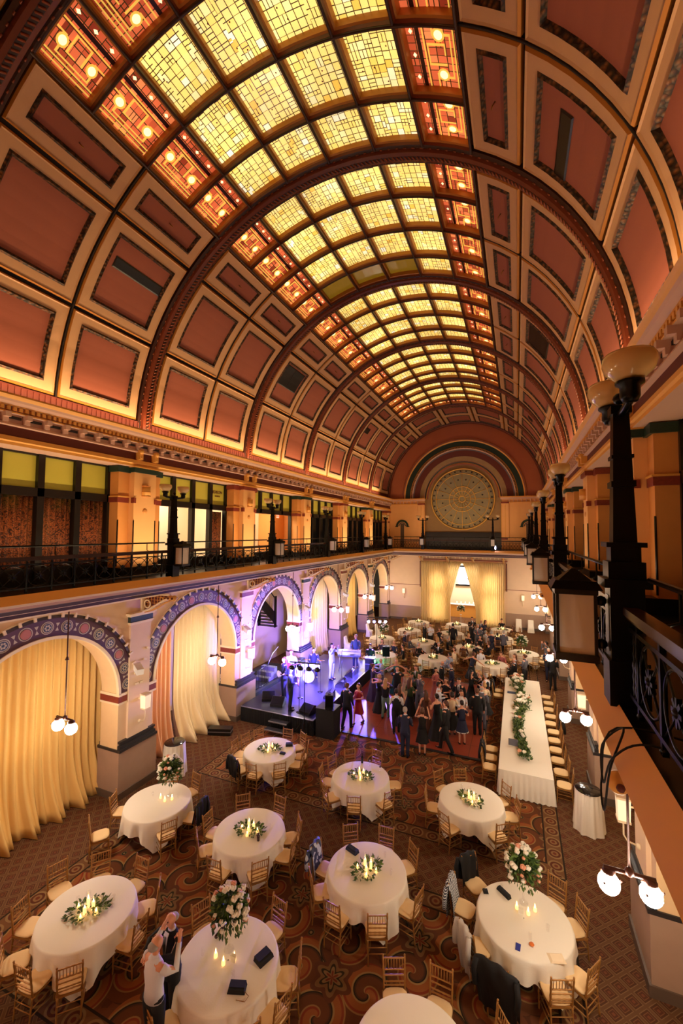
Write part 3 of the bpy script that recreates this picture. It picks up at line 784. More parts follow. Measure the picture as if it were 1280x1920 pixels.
def box_lantern():
    e = empty('box_lantern', (0, 0, 0), 0, 'x', 'lantern', 'box lanterns on the balcony posts')
    mb = MB(); a = .14
    for dx in (-1, 1):
        for dy in (-1, 1): mb.box(dx*a-.012, dx*a+.012, dy*a-.012, dy*a+.012, 0, .56, 'black')
    mb.box(-a-.02, a+.02, -a-.02, a+.02, -.03, .03, 'black'); mb.box(-a-.02, a+.02, -a-.02, a+.02, .52, .57, 'black'); mb.build('frame', parent=e)
    mb = MB(); mb.cbox((0, 0, .60), (.19, .19, .035), 'iron', None, .8); mb.cbox((0, 0, .68), (.13, .13, .05), 'iron', None, .1); mb.build('roof', parent=e)
    mb = MB(); mb.box(-a+.01, a-.01, -a+.01, a-.01, .03, .52, 'lantern_glass'); mb.build('glass_box', parent=e)
    mb = MB()
    for z in (.1, .46): mb.tube([(a, 0, z), (a+.10, 0, z)], .022, 'black', 6); mb.ball((a+.06, 0, z), .045, 'black', 8, 4)
    mb.build('bracket', parent=e); return e
ln = box_lantern()
first = True
for s in (-1, 1):
    for b in range(6):
        side = 'left' if s < 0 else 'right'
        lab = 'twin-bowl cast-iron lamp post on the %s balcony, %s' % (side, {0: 'nearest the camera', 1: 'second from the camera', 2: 'third from the camera', 3: 'fourth from the camera', 4: 'fifth from the camera', 5: 'sixth and farthest'}[b])
        o = lp if first else dup(lp, (0, 0, 0), 0, lab)
        o['label'] = lab; o.location = (s*5.27, Y0+b*BAY, 6.59)
        lab = lab.replace('twin-bowl cast-iron lamp post', 'frosted box lantern fixed to the lamp post').replace('nearest the camera', 'nearest one')
        q = ln if first else dup(ln, (0, 0, 0), 0, lab)
        q['label'] = lab; q.location = (s*4.90, Y0+b*BAY, 6.95); q.rotation_euler = (0, 0, 0 if s > 0 else PI)
        first = False
for x, nm in ((-2.68, 'left'), (2.75, 'right')):
    dup(lp, (x, YF+.12, 6.59), R(90), 'twin-bowl lamp post on the far balcony, %s of the rose window' % nm)
    dup(ln, (x, YF-.28, 6.95), R(90), 'frosted box lantern on the %s lamp post of the far balcony' % nm)
mb = MB(); mb.box(2.72, 2.95, YF+.0, YF+.1, 6.72, 6.98, 'whiteled'); o = mb.build('flood_lamp'); tag(o, 'bright white flood lamp on the far balcony railing', 'flood lamp')
mb = MB(); mb.box(2.70, 2.97, YF+.1, YF+.16, 6.7, 7.0, 'black'); mb.build('housing', parent=o)

# ------------------------------------------------------------------ ground-floor arcade
HW, SPR = 2.16, 3.05
XA = 6.62
def arcade(s, b):
    """one bay: wall with an arch, centred between two piers"""
    yc = Y0+(b+.5)*BAY; mb = MB(); n = 28
    ya, yb = yc-BAY/2, yc+BAY/2
    X = s*XA; XI = s*7.35
    for x in (X, XI):
        mb.quad((x, ya, 0), (x, yc-HW, 0), (x, yc-HW, SPR), (x, ya, SPR), 'wallcream'); mb.quad((x, yc+HW, 0), (x, yb, 0), (x, yb, SPR), (x, yc+HW, SPR), 'wallcream')
        mb.quad((x, ya, SPR), (x, yc-HW, SPR), (x, yc-HW, 6.05), (x, ya, 6.05), 'wallcream'); mb.quad((x, yc+HW, SPR), (x, yb, SPR), (x, yb, 6.05), (x, yc+HW, 6.05), 'wallcream')
    pts = [(yc-HW*math.cos(PI*i/n), SPR+HW*math.sin(PI*i/n)) for i in range(n+1)]
    for i in range(n):
        (a, za), (c, zc) = pts[i], pts[i+1]
        for x in (X, XI): mb.quad((x, a, za), (x, c, zc), (x, c, 6.05), (x, a, 6.05), 'wallcream')
        mb.quad((X, a, za), (X, c, zc), (XI, c, zc), (XI, a, za), 'cream')
    for y in (yc-HW, yc+HW): mb.quad((X, y, 0), (XI, y, 0), (XI, y, SPR), (X, y, SPR), 'cream')
    return mb, yc
def ringband(mb, s, yc, r0, r1, x0, x1, m, n=36, side=True):
    P = lambda r, i: (yc-r*math.cos(PI*i/n), SPR+r*math.sin(PI*i/n))
    for i in range(n):
        a, b_, c, d = P(r0, i), P(r0, i+1), P(r1, i+1), P(r1, i)
        mb.quad((s*x1, *a), (s*x1, *b_), (s*x1, *c), (s*x1, *d), m)
        if side:
            mb.quad((s*x0, *d), (s*x0, *c), (s*x1, *c), (s*x1, *d), m); mb.quad((s*x0, *a), (s*x0, *b_), (s*x1, *b_), (s*x1, *a), m)
M['med_blue'] = mat('medallion_blue', (58, 72, 104), .6); M['med_rim'] = mat('medallion_rim', (196, 184, 170), .6); M['med_pink'] = mat('medallion_rose', (188, 116, 108), .6); M['med_dk'] = mat('medallion_centre', (40, 44, 54), .6)
for s in (-1, 1):
    mbw = MB()
    for b in range(-1, 6):
        mb, yc = arcade(s, b)
        base = len(mbw.v); mbw.v += mb.v
        for f, k in zip(mb.f, mb.m): mbw.f.append(tuple(base+i for i in f)); mbw.m.append(mbw.mi(mb.mats[k])); mbw.sm.append(False)
        t = MB()
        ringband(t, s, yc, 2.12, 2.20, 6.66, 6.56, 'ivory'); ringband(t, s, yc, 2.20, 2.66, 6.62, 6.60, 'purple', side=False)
        ringband(t, s, yc, 2.66, 2.74, 6.62, 6.55, 'rib_dark'); ringband(t, s, yc, 2.74, 2.77, 6.62, 6.57, 'ivory')
        for i in range(25):       # crockets
            a = PI*(i+.5)/25; t.cbox((s*6.54, yc-2.73*math.cos(a), SPR+2.73*math.sin(a)), (.035, .03, .06), 'ivory', Matrix.Rotation(-(a-PI/2), 3, 'X'))
        nm = 15
        for i in range(nm):
            a = PI*(i+.5)/nm; y, z = yc-2.43*math.cos(a), SPR+2.43*math.sin(a); pink = i % 3 == 0
            for rr_, x, m_ in ((.165, 6.597, 'med_rim'), (.14, 6.594, 'purple_dk'), (.125, 6.591, 'med_pink' if pink else 'med_rim'), (.105, 6.588, 'med_pink' if pink else 'med_blue')):
                t.add([(s*x, y+rr_*math.cos(k*PI/8), z+rr_*math.sin(k*PI/8)) for k in range(16)], [tuple(range(16))], m_)
            if not pink:
                for k in range(6): t.add([(s*6.585, y+.055*math.cos(k*PI/3)+.028*math.cos(q*PI/3), z+.055*math.sin(k*PI/3)+.028*math.sin(q*PI/3)) for q in range(6)], [tuple(range(6))], 'med_rim')
            a2 = PI*(i+1)/nm
            if i < nm-1:
                for k in (-1, 1): t.add([(s*6.597, yc-(2.43+k*.1)*math.cos(a2+.02*q), SPR+(2.43+k*.1)*math.sin(a2+.02*q)) for q in (-1, 1)]+[(s*6.597, yc-2.43*math.cos(a2), SPR+2.43*math.sin(a2))], [(0, 1, 2)], 'med_rim')
        t.build('trim_%d' % (50+(b+1)+(0 if s < 0 else 7)), kind='structure')
    mbw.build('wall_%s' % ('left' if s < 0 else 'right'), kind='structure')
tn = 70
for s in (-1, 1):
    for k, Y in enumerate(PIERS):
        mb = MB(); Y = Y+.03
        wallbox(mb, s, 6.46, 7.42, Y-.73, Y+.73, 0, .2, 'plinth'); wallbox(mb, s, 6.50, 7.40, Y-.70, Y+.70, .2, 1.36, 'basewood')
        for i, (g, z0, z1) in enumerate(((.03, 1.36, 1.44), (-.01, 1.44, 1.53), (-.05, 1.53, 1.6), (-.02, 1.6, 1.66))):
            wallbox(mb, s, 6.50-g, 7.40+g, Y-.67-g, Y+.67+g, z0, z1, 'ledge')
        wallbox(mb, s, 6.54, 6.7, Y-.38, Y+.38, 1.66, 5.08, 'wallcream')
        for d in (-1, 1):
            a, b = sorted((Y+d*.40, Y+d*.70)); wallbox(mb, s, 6.56, 7.38, a, b, 2.99, 3.07, 'ivory'); wallbox(mb, s, 6.58, 7.37, a, b, 2.80, 2.99, 'redband'); wallbox(mb, s, 6.57, 7.38, a, b, 2.74, 2.80, 'ivory')
        bm = 'green' if k % 2 == 0 else 'redband'
        for g, z0, z1, m_ in ((.03, 5.06, 5.10, 'ivory'), (.06, 5.10, 5.14, 'ivory'), (.04, 5.14, 5.32, bm), (.08, 5.32, 5.36, 'ivory'), (.12, 5.36, 5.42, 'ivory')):
            wallbox(mb, s, 6.54-g, 6.7, Y-.38-g, Y+.38+g, z0, z1, m_)
        mb.build('trim_%d' % tn, kind='structure'); tn += 1

# brackets that carry the balconies
def bracket():
    e = empty('balcony_bracket', (0, 0, 0), 0, 'x', 'bracket', 'scrolled brackets under the balconies')
    mb = MB()
    mb.box(-.06, .02, -.09, .09, 0, .62, 'ivory'); mb.box(.0, 1.1, -.05, .05, .56, .62, 'ivory')
    for y in (-.05, .05):
        mb.tube([(.0, y, .02), (.15, y, .06), (.35, y, .14), (.6, y, .28), (.85, y, .42), (1.08, y, .5)], .028, 'ivory', 6, hint=(0, 1, 0))
        mb.tube([(.1, y, .0), (.3, y, .05), (.55, y, .16), (.85, y, .33), (1.12, y, .42)], .02, 'gold', 6, hint=(0, 1, 0))
        mb.tube([(.2+.12*math.cos(t*PI/8), y, .27+.12*math.sin(t*PI/8)) for t in range(16)], .025, 'ivory', 6, closed=True, hint=(0, 1, 0))
        mb.tube([(.78+.06*math.cos(t*PI/6), y, .45+.06*math.sin(t*PI/6)) for t in range(12)], .018, 'gold', 6, closed=True, hint=(0, 1, 0))
    mb.build('scroll', parent=e)
    mb = MB()
    for i in range(7):
        x = .04+i*.13; mb.box(x, x+.015, -.01, .01, .08+.42*x, .56, 'gold')
    for i in range(4): z = .2+i*.1; mb.tube([(0, 0, z), (min(1, (z+.15)*1.6), 0, z)], .008, 'gold', 4)
    mb.quad((0, 0, .05), (1.0, 0, .5), (1.0, 0, .56), (0, 0, .56), 'maroon'); mb.build('lattice', parent=e)  # maroon sheet stands in for the shade behind the lattice bars
    mb = MB()
    for x in (1.08, 1.24): mb.ball((x, 0, .5), .09, 'gold', 10, 6); mb.ball((x, -.09, .5), .035, 'maroon', 6, 4); mb.ball((x, .09, .5), .035, 'maroon', 6, 4)
    mb.build('rosette_boss', parent=e); return e
br_ = bracket(); first = True
for s in (-1, 1):
    for k, Y in enumerate(PIERS[1:]):
        lab = 'cream and gold scroll bracket under the %s balcony at the %s pier' % ('left' if s < 0 else 'right', ['nearest', 'second', 'third', 'fourth', 'fifth', 'sixth', 'corner'][k])
        o = br_ if first else dup(br_, (0, 0, 0), 0, lab)
        o['label'] = lab; o.location = (s*6.44, Y+.03 if k < 6 else YE-.25, 5.42); o.rotation_euler = (0, 0, 0 if s < 0 else PI); first = False

# aisle back walls, floor
mb = MB()
for s in (-1, 1):
    mb.quad((s*9.8, YA, 0), (s*9.8, YB, 0), (s*9.8, YB, 6.05), (s*9.8, YA, 6.05), 'palecurt'); mb.quad((s*6.6, YA, 6.04), (s*9.8, YA, 6.04), (s*9.8, YB, 6.04), (s*6.6, YB, 6.04), 'wallcream')
mb.build('wall_aisle', kind='structure')
mb = MB(); mb.quad((-9.8, YA, 0), (9.8, YA, 0), (9.8, YB+5, 0), (-9.8, YB+5, 0), 'carpet'); mb.build('floor', kind='structure')
mb = MB(); mb.quad((-9.8, YA, 0), (9.8, YA, 0), (9.8, YA, 18), (-9.8, YA, 18), 'amber'); mb.build('wall_rear', kind='structure')

# ------------------------------------------------------------------ far end wall
def tymp():
    mb = MB(); n = 48; zc = 11.05
    rings = [(6.9, 0, 'rust'), (5.34, 0, 'gold'), (5.28, -.10, 'vault_panel'), (5.16, -.08, 'gold'), (5.06, -.02, 'green'), (4.62, .0, 'gold'), (4.56, -.04, 'egg'), (4.44, -.04, 'mauve'),
             (4.36, 0.05, 'grey'), (4.26, .08, 'maroon'), (3.75, .18, 'olive'), (3.36, .30, 'mauve'), (3.30, .26, 'ledge'), (3.20, .36, 'gold'), (3.12, .32, 'vault_panel'), (3.02, .45, 'olive'), (.01, .46, None)]
    for j in range(len(rings)-1):
        (ra, da, m_), (rb, db, _) = rings[j], rings[j+1]
        for i in range(n):
            a, b = PI*i/n, PI*(i+1)/n
            mb.quad((ra*math.cos(a), YE+da, zc+ra*math.sin(a)), (ra*math.cos(b), YE+da, zc+ra*math.sin(b)), (rb*math.cos(b), YE+db, zc+rb*math.sin(b)), (rb*math.cos(a), YE+db, zc+rb*math.sin(a)), m_)
    for i in range(110):
        a = PI*(i+.5)/110; mb.ball((4.50*math.cos(a), YE-.05, zc+4.50*math.sin(a)), .035, 'gold', 6, 4)
    mb.quad((-3.3, YE+.46, 8.0), (3.3, YE+.46, 8.0), (3.3, YE+.46, 11.1), (-3.3, YE+.46, 11.1), 'olive')
    mb.box(-3.3, 3.3, YE+.2, YE+.5, 6.57, 8.02, 'blackwood')
    for s in (-1, 1):
        x0, x1 = sorted((s*3.3, s*6.7)); mb.box(x0, x1, YE, YE+.5, 6.5, 11.05, 'amber')
        x0, x1 = sorted((s*3.2, s*6.7)); mb.box(x0, x1, YE-.30, YE+.1, 11.0, 11.08, 'gold'); mb.box(x0, x1, YE-.22, YE+.1, 10.86, 11.0, 'mauve'); mb.box(x0, x1, YE-.1, YE+.1, 10.55, 10.62, 'gold')
        for i in range(8): mb.box(s*(3.9+i*.33)-.03, s*(3.9+i*.33)+.03, YE-.12, YE, 10.62, 10.86, 'mauve')
        x0, x1 = sorted((s*3.25, s*3.85)); mb.box(x0, x1, YE-.12, YE+.1, 6.57, 10.55, 'amber'); mb.box(x0-.03, x1+.03, YE-.16, YE+.1, 10.5, 10.62, 'redband')
        for q in (3.27, 3.55): 
            x0, x1 = sorted((s*q, s*(q+.05))); mb.box(x0, x1, YE-.14, YE, 7.6, 10.4, 'gold')
        mb.box(s*3.5-.25, s*3.5+.25, YE-.15, YE, 7.4, 7.6, 'redband')
        cx = s*5.35                                                           # little fan-arched doors
        for i in range(16):
            a, b = PI*i/16, PI*(i+1)/16
            mb.quad((cx+.60*math.cos(a), YE-.05, 8.55+.60*math.sin(a)), (cx+.60*math.cos(b), YE-.05, 8.55+.60*math.sin(b)), (cx+.42*math.cos(b), YE-.05, 8.55+.42*math.sin(b)), (cx+.42*math.cos(a), YE-.05, 8.55+.42*math.sin(a)), 'green')
            mb.quad((cx+.34*math.cos(a), YE-.04, 8.55+.34*math.sin(a)), (cx+.34*math.cos(b), YE-.04, 8.55+.34*math.sin(b)), (cx+.28*math.cos(b), YE-.04, 8.55+.28*math.sin(b)), (cx+.28*math.cos(a), YE-.04, 8.55+.28*math.sin(a)), 'grey')
        for i in range(9):
            a = PI*(i+.5)/9; mb.tube([(cx+.24*math.cos(a), YE-.04, 8.55+.24*math.sin(a)), (cx+.41*math.cos(a), YE-.04, 8.55+.41*math.sin(a))], .012, 'ledge', 4)
        mb.box(cx-.66, cx-.4, YE-.07, YE, 8.48, 8.55, 'green'); mb.box(cx+.4, cx+.66, YE-.07, YE, 8.48, 8.55, 'green')
        mb.box(cx-.17, cx+.17, YE-.02, YE+.05, 6.57, 8.78, 'plinth')
    mb.build('wall_far_upper', kind='structure')
tymp()
def rose():
    mb = MB(); c = (0, YE+.36, 10.98); n = 64
    M['roseglass'] = mat('rose_window_glass', (150, 142, 112), .18, var=.15, vscale=5); M['rosebar'] = mat('rose_window_bars', (222, 178, 92), .4, .2)
    mb.add([(c[0]+2.6*math.cos(2*PI*k/n), c[1]+.02, c[2]+2.6*math.sin(2*PI*k/n)) for k in range(n)], [tuple(range(n))], 'roseglass')
    for r_, w_ in ((2.72, .07), (2.28, .035), (1.12, .04), (.74, .035), (.27, .05)):
        mb.tube([(c[0]+r_*math.cos(2*PI*k/n), c[1], c[2]+r_*math.sin(2*PI*k/n)) for k in range(n)], w_, 'rosebar', 6, closed=True, hint=(0, 1, 0))
    for k in range(16):
        a = 2*PI*k/16+PI/2; mb.tube([(c[0]+.27*math.cos(a), c[1], c[2]+.27*math.sin(a)), (c[0]+2.7*math.cos(a), c[1], c[2]+2.7*math.sin(a))], .025, 'rosebar', 5, hint=(0, 1, 0))
        a += PI/16; mb.ball((c[0]+1.75*math.cos(a), c[1]-.01, c[2]+1.75*math.sin(a)), .07, 'ledge', 6, 4, (1, .2, 1))
    for k in range(64):
        a = 2*PI*(k+.5)/64; mb.cbox((c[0]+2.5*math.cos(a), c[1]-.0, c[2]+2.5*math.sin(a)), (.065, .012, .065), 'ledge' if k % 2 == 0 else 'roseglass', Matrix.Rotation(-a, 3, 'Y'))
    for k in range(14): a = 2*PI*k/14; mb.tube([(c[0]+.74*math.cos(a), c[1], c[2]+.74*math.sin(a)), (c[0]+1.12*math.cos(a+.1), c[1], c[2]+1.12*math.sin(a+.1))], .012, 'rosebar', 4, hint=(0, 1, 0))
    mb.build('window_30', kind='structure')
rose()
mb = MB()
for x0, x1, z0, z1 in ((-6.7, -2.9, 0, 6.05), (2.9, 6.7, 0, 6.05), (-2.9, 2.9, 5.3, 6.05)): mb.box(x0, x1, YE, YE+.3, z0, z1, 'wallcream')
mb.box(-1.35, -1.05, YE, YE+.3, 0, 5.3, 'cream'); mb.box(1.25, 1.55, YE, YE+.3, 0, 5.3, 'cream')
for s in (-1, 1):
    x0, x1 = sorted((s*3.5, s*6.6)); mb.box(x0, x1, YE-.04, YE, 0, 1.28, 'basewood'); mb.box(x0, x1, YE-.06, YE, 0, .2, 'plinth'); mb.box(x0 if s > 0 else x0, x1, YE-.05, YE, 3.2, 3.24, 'redband')
    mb.box(s*3.62-.04, s*3.62+.04, YE-.3, YE, 3.1, 5.4, 'maroon')
for i in range(22):
    x = -3.4+i*.32; mb.box(x-.03, x+.03, YE-.4, YE, 5.72, 5.95, 'ivory')
mb.box(-3.7, 3.7, YE-.2, YE, 5.55, 5.62, 'redband')
mb.build('wall_far', kind='structure')
for i, x in enumerate((-3.45, -1.15, .95, 3.4)):
    o = dup(br_, (x, YE-.12, 5.35), R(-90), 'scroll bracket under the far balcony, %s along the curtain top' % ['first from the left', 'second from the left', 'third from the left', 'fourth from the left'][i])
# what shows through the parted curtain: lobby
mb = MB()
mb.quad((-5, YE+5, 0), (5, YE+5, 0), (5, YE+5, 6), (-5, YE+5, 6), 'roomwall'); mb.quad((-5, YE+.3, 6), (5, YE+.3, 6), (5, YE+5, 6), (-5, YE+5, 6), 'roomwall')
for x in (-5, 5): mb.quad((x, YE+.3, 0), (x, YE+5, 0), (x, YE+5, 6), (x, YE+.3, 6), 'roomwall')
mb.build('wall_lobby', kind='structure')
mb = MB(); mb.quad((-.9, YE+4.9, 2.9), (1.4, YE+4.9, 2.9), (1.4, YE+4.9, 4.6), (-.9, YE+4.9, 4.6), 'screen'); mb.box(-1.2, 1.6, YE+4.8, YE+4.95, 4.6, 4.75, 'black'); mb.box(-1.2, 1.6, YE+4.8, YE+4.95, 2.75, 2.9, 'black')
mb.ball((.4, YE+4.8, 3.5), .35, 'grey', 10, 6, (1.4, .2, .8)); mb.build('window_31', kind='structure')
cb = empty('lobby_counter', (0, YE+3.2, 0), 0, 'long pale counter with backlit shelf seen through the parted far curtain', 'counter')
mb = MB(); mb.box(-2, 2.2, 0, .5, 0, 1.15, 'gold'); mb.build('counter_body', parent=cb); mb = MB(); mb.box(-2.1, 2.3, -.1, .6, 1.15, 1.2, 'white'); mb.build('counter_top', parent=cb)
for i in range(6):
    mb = MB(); mb.lathe([(.06, 0), (.08, .1), (.05, .22), (.03, .25)], (0, 0, 0), 'white', 8); o = mb.build('white_vase'); o.location = (-.9+i*.38, YE+3.4, 1.2); tag(o, 'white vessel on the lobby counter, %s from the left' % ['first', 'second', 'third', 'fourth', 'fifth', 'sixth'][i], 'vessel', 'white vessels on the lobby counter')
area('lobby_lamp', (0, YE+2, 5.9), (0, 0, 0), 3, 2, 300, (1, .95, .85))
# far curtains
M['archlight'] = mat('lit_arched_window', (255, 240, 210), .4, emit=(255, 244, 224), es=3)
def mat_sheer():
    m = bpy.data.materials.new('sheer_drape'); m.use_nodes = True; t = NT(m); tr = t.new('ShaderNodeBsdfTranslucent'); tr.inputs[0].default_value = (*lin((252, 240, 206)), 1)
    df = t.new('ShaderNodeBsdfDiffuse'); df.inputs[0].default_value = (*lin((240, 218, 164)), 1); mx = t.new('ShaderNodeMixShader'); mx.inputs[0].default_value = .45
    t.link(df.outputs[0], mx.inputs[1]); t.link(tr.outputs[0], mx.inputs[2]); t.link(mx.outputs[0], t.n['Material Output'].inputs[0]); return m
M['sheer'] = mat_sheer()
def gl(t, d):    # the inner edges are pulled apart towards the floor
    k = min(1, d*1.35)**.8*.36; return t*(1-k*t*.9)
curtain('stage_curtain', 'left half of the tall gold drape at the far end, pulled back to the left', None, (-3.55, YE-.35), (0.02, YE-.35), .02, 5.42, n=(0, -1), pleats=22, amp=.05, m='sheer', nz=16, gather=gl, amp_bot=1.1, seed=3)
curtain('stage_curtain', 'right half of the tall gold drape at the far end, pulled back to the right', None, (3.42, YE-.35), (0.06, YE-.35), .02, 5.42, n=(0, -1), pleats=20, amp=.05, m='sheer', nz=16, gather=gl, amp_bot=1.1, seed=4)
for i, x in enumerate((-2.1, 2.3)):   # arched lights behind the sheers
    mb = MB(); hw = .62; pts = [(x+hw*math.cos(PI*k/12), 3.9+hw*math.sin(PI*k/12)) for k in range(13)]+[(x-hw, 2.9), (x+hw, 2.9)]
    mb.add([(p[0], YE-.02+.1, p[1]) for p in pts], [tuple(range(15))], 'archlight'); mb.quad((x-hw, YE+.08, .4), (x+hw, YE+.08, .4), (x+hw, YE+.08, 2.6), (x-hw, YE+.08, 2.6), 'archlight'); mb.build('window_%d' % (32+i), kind='structure')
    mb = MB(); mb.box(x-.9, x+.9, YE+.1, YE+.3, 0, 5.3, 'cream'); mb.build('wall_far_pier', kind='structure')

# arcade curtains on the left
def ac(b, label, y0, y1, m, puddle=.35, x=-7.55, pleats=14, seed=0, amp=.07):
    curtain('arch_curtain', label, 'drapes in the left arches', (x, y0), (x, y1), .02, 5.6, n=(1, 0), pleats=pleats, amp=amp, puddle=puddle, m=m, nz=24, seed=seed)
c0 = Y0+.5*BAY
ac(0, 'yellow floor-length drape filling the nearest left arch', c0-2.4, c0+2.4, 'tan', .45, -7.75, 22, 1)
ac(1, 'peach drape on the left side of the second left arch', c0+BAY-2.35, c0+BAY-.55, 'peach', .25, -7.6, 9, 2, .09)
ac(1, 'pale gold drape on the right side of the second left arch', c0+BAY-.35, c0+BAY+2.3, 'palecurt', .55, -7.6, 12, 3)
ac(3, 'pale drape with a gold hem filling the fourth left arch', c0+3*BAY-2.35, c0+3*BAY+2.2, 'palecurt', .15, -7.6, 14, 5)
ac(4, 'gold drape filling the fifth left arch', c0+4*BAY-2.35, c0+4*BAY+1.9, 'tan', .2, -7.6, 14, 6)
ac(5, 'gold drape on the left of the sixth and last left arch', c0+5*BAY-2.3, c0+5*BAY+.9, 'tan', .1, -7.6, 10, 7)
ac(-1, 'tan drape in the arch behind the nearest pier', c0-BAY-2.3, c0-BAY+2.3, 'tan', .3, -7.6, 14, 8)

# ------------------------------------------------------------------ pendants and wall fittings
def pendant():
    e = empty('pendant_lamp', (0, 0, 0), 0, 'x', 'pendant lamp', 'globe pendants hanging from the balcony edges')
    mb = MB(); mb.tube([(0, 0, .24), (0, 0, 2.86)], .016, 'bronze', 8); mb.lathe([(.02, 0), (.05, .02), (.03, .06), (.016, .1)], (0, 0, 1.6), 'bronze', 10); mb.lathe([(.07, 0), (.02, -.04)], (0, 0, 2.86), 'bronze', 10); mb.build('rod', parent=e)
    mb = MB(); mb.tube([(-.3, 0, .2), (.3, 0, .2)], .028, 'bronze', 8, hint=(0, 1, 0)); mb.ball((0, 0, .22), .06, 'bronze', 10, 6)
    for d in (-1, 1): mb.lathe([(.03, 0), (.08, -.03), (.08, -.07)], (d*.24, 0, .2), 'bronze', 12)
    mb.build('crossarm', parent=e)
    for d in (-1, 1):
        mb = MB(); mb.ball((0, 0, 0), .135, 'globe', 14, 9); g = mb.build('globe', parent=e); g.location = (d*.24, 0, 0)
        mb = MB()
        for k in range(3): a = 2*PI*k/3; mb.ball((.14*math.cos(a), .14*math.sin(a), .06), .018, 'bronze', 6, 4)
        h = mb.build('thumb_screw', parent=g)
    return e
pd_ = pendant(); first = True
for s in (-1, 1):
    for b in range(-1, 6):
        Y = Y0+(b+.5)*BAY; lab = 'twin-globe pendant lamp hanging %s' % ('behind the camera position on the %s side' % ('left' if s < 0 else 'right') if b < 0 else ['before the nearest left arch', 'before the second left arch', 'above the stage by the third left arch', 'before the fourth left arch', 'before the fifth left arch', 'before the last left arch'][b] if s < 0 else
              ['nearest on the right side, lowest in the photo', 'second from the camera on the right side', 'third from the camera on the right side', 'fourth from the camera on the right side', 'fifth from the camera on the right side', 'farthest on the right side'][b])
        o = pd_ if first else dup(pd_, (0, 0, 0), 0, lab)
        o['label'] = lab; o.location = (s*5.8, Y, 3.17); first = False
def wall_lantern():
    e = empty('wall_lantern', (0, 0, 0), 0, 'x', 'wall lantern', 'cream lanterns on the piers')
    mb = MB(); mb.cbox((.26, 0, .05), (.10, .10, .2), 'milk2', None, 1.1); mb.build('shade', parent=e)
    mb = MB(); mb.box(.14, .38, -.12, .12, .25, .29, 'ivory'); mb.box(.15, .37, -.11, .11, -.18, -.14, 'ivory'); mb.build('frame', parent=e)
    mb = MB(); mb.tube([(0, 0, .1), (.14, 0, .1)], .02, 'ivory', 6); mb.tube([(.26, 0, -.18), (.26, 0, -.45), (.2, 0, -.55), (.02, 0, -.6)], .016, 'ivory', 6, hint=(0, 1, 0)); mb.ball((.02, 0, -.6), .05, 'ivory', 8, 5); mb.ball((.02, 0, .1), .05, 'ivory', 8, 5); mb.build('bracket', parent=e)
    return e
M['milk2'] = mat('cream_lantern_glass', (250, 236, 214), .3, emit=(255, 220, 170), es=.35)
wl = wall_lantern()
fb = empty('wall_projector', (0, 0, 0), 0, 'x', 'spotlight housing', 'white spotlight boxes on the piers')
mb = MB(); mb.cbox((.2, 0, 0), (.22, .1, .09), 'white', Matrix.Rotation(R(14), 3, 'Y')); mb.build('housing', parent=fb)
mb = MB(); mb.box(-.0, .06, -.05, .05, -.06, .06, 'ivory'); mb.tube([(0, 0, 0), (.2, 0, -.02)], .02, 'ivory', 6); mb.build('mount', parent=fb)
first = True
PN = ['nearest', 'second', 'third', 'fourth', 'fifth', 'sixth']
for s in (-1, 1):
    for k, Y in enumerate(PIERS[1:-1]):
        side = 'left' if s < 0 else 'right'
        lab = 'cream wall lantern on the %s %s pier' % (PN[k], side); o = wl if first else dup(wl, (0, 0, 0), 0, lab); o['label'] = lab
        o.location = (s*6.54, Y+.05, 2.62); o.rotation_euler = (0, 0, 0 if s < 0 else PI)
        lab = 'white spotlight box high on the %s %s pier' % (PN[k], side); o = fb if first else dup(fb, (0, 0, 0), 0, lab); o['label'] = lab
        o.location = (s*6.54, Y-.1, 3.72); o.rotation_euler = (0, 0, R(-25) if s < 0 else PI+R(25)); first = False
for x, n_ in ((-5.15, 'left'), (4.85, 'right')): dup(wl, (x, YE-.02, 2.6), R(-90), 'cream wall lantern on the far wall %s of the gold drapes' % n_)

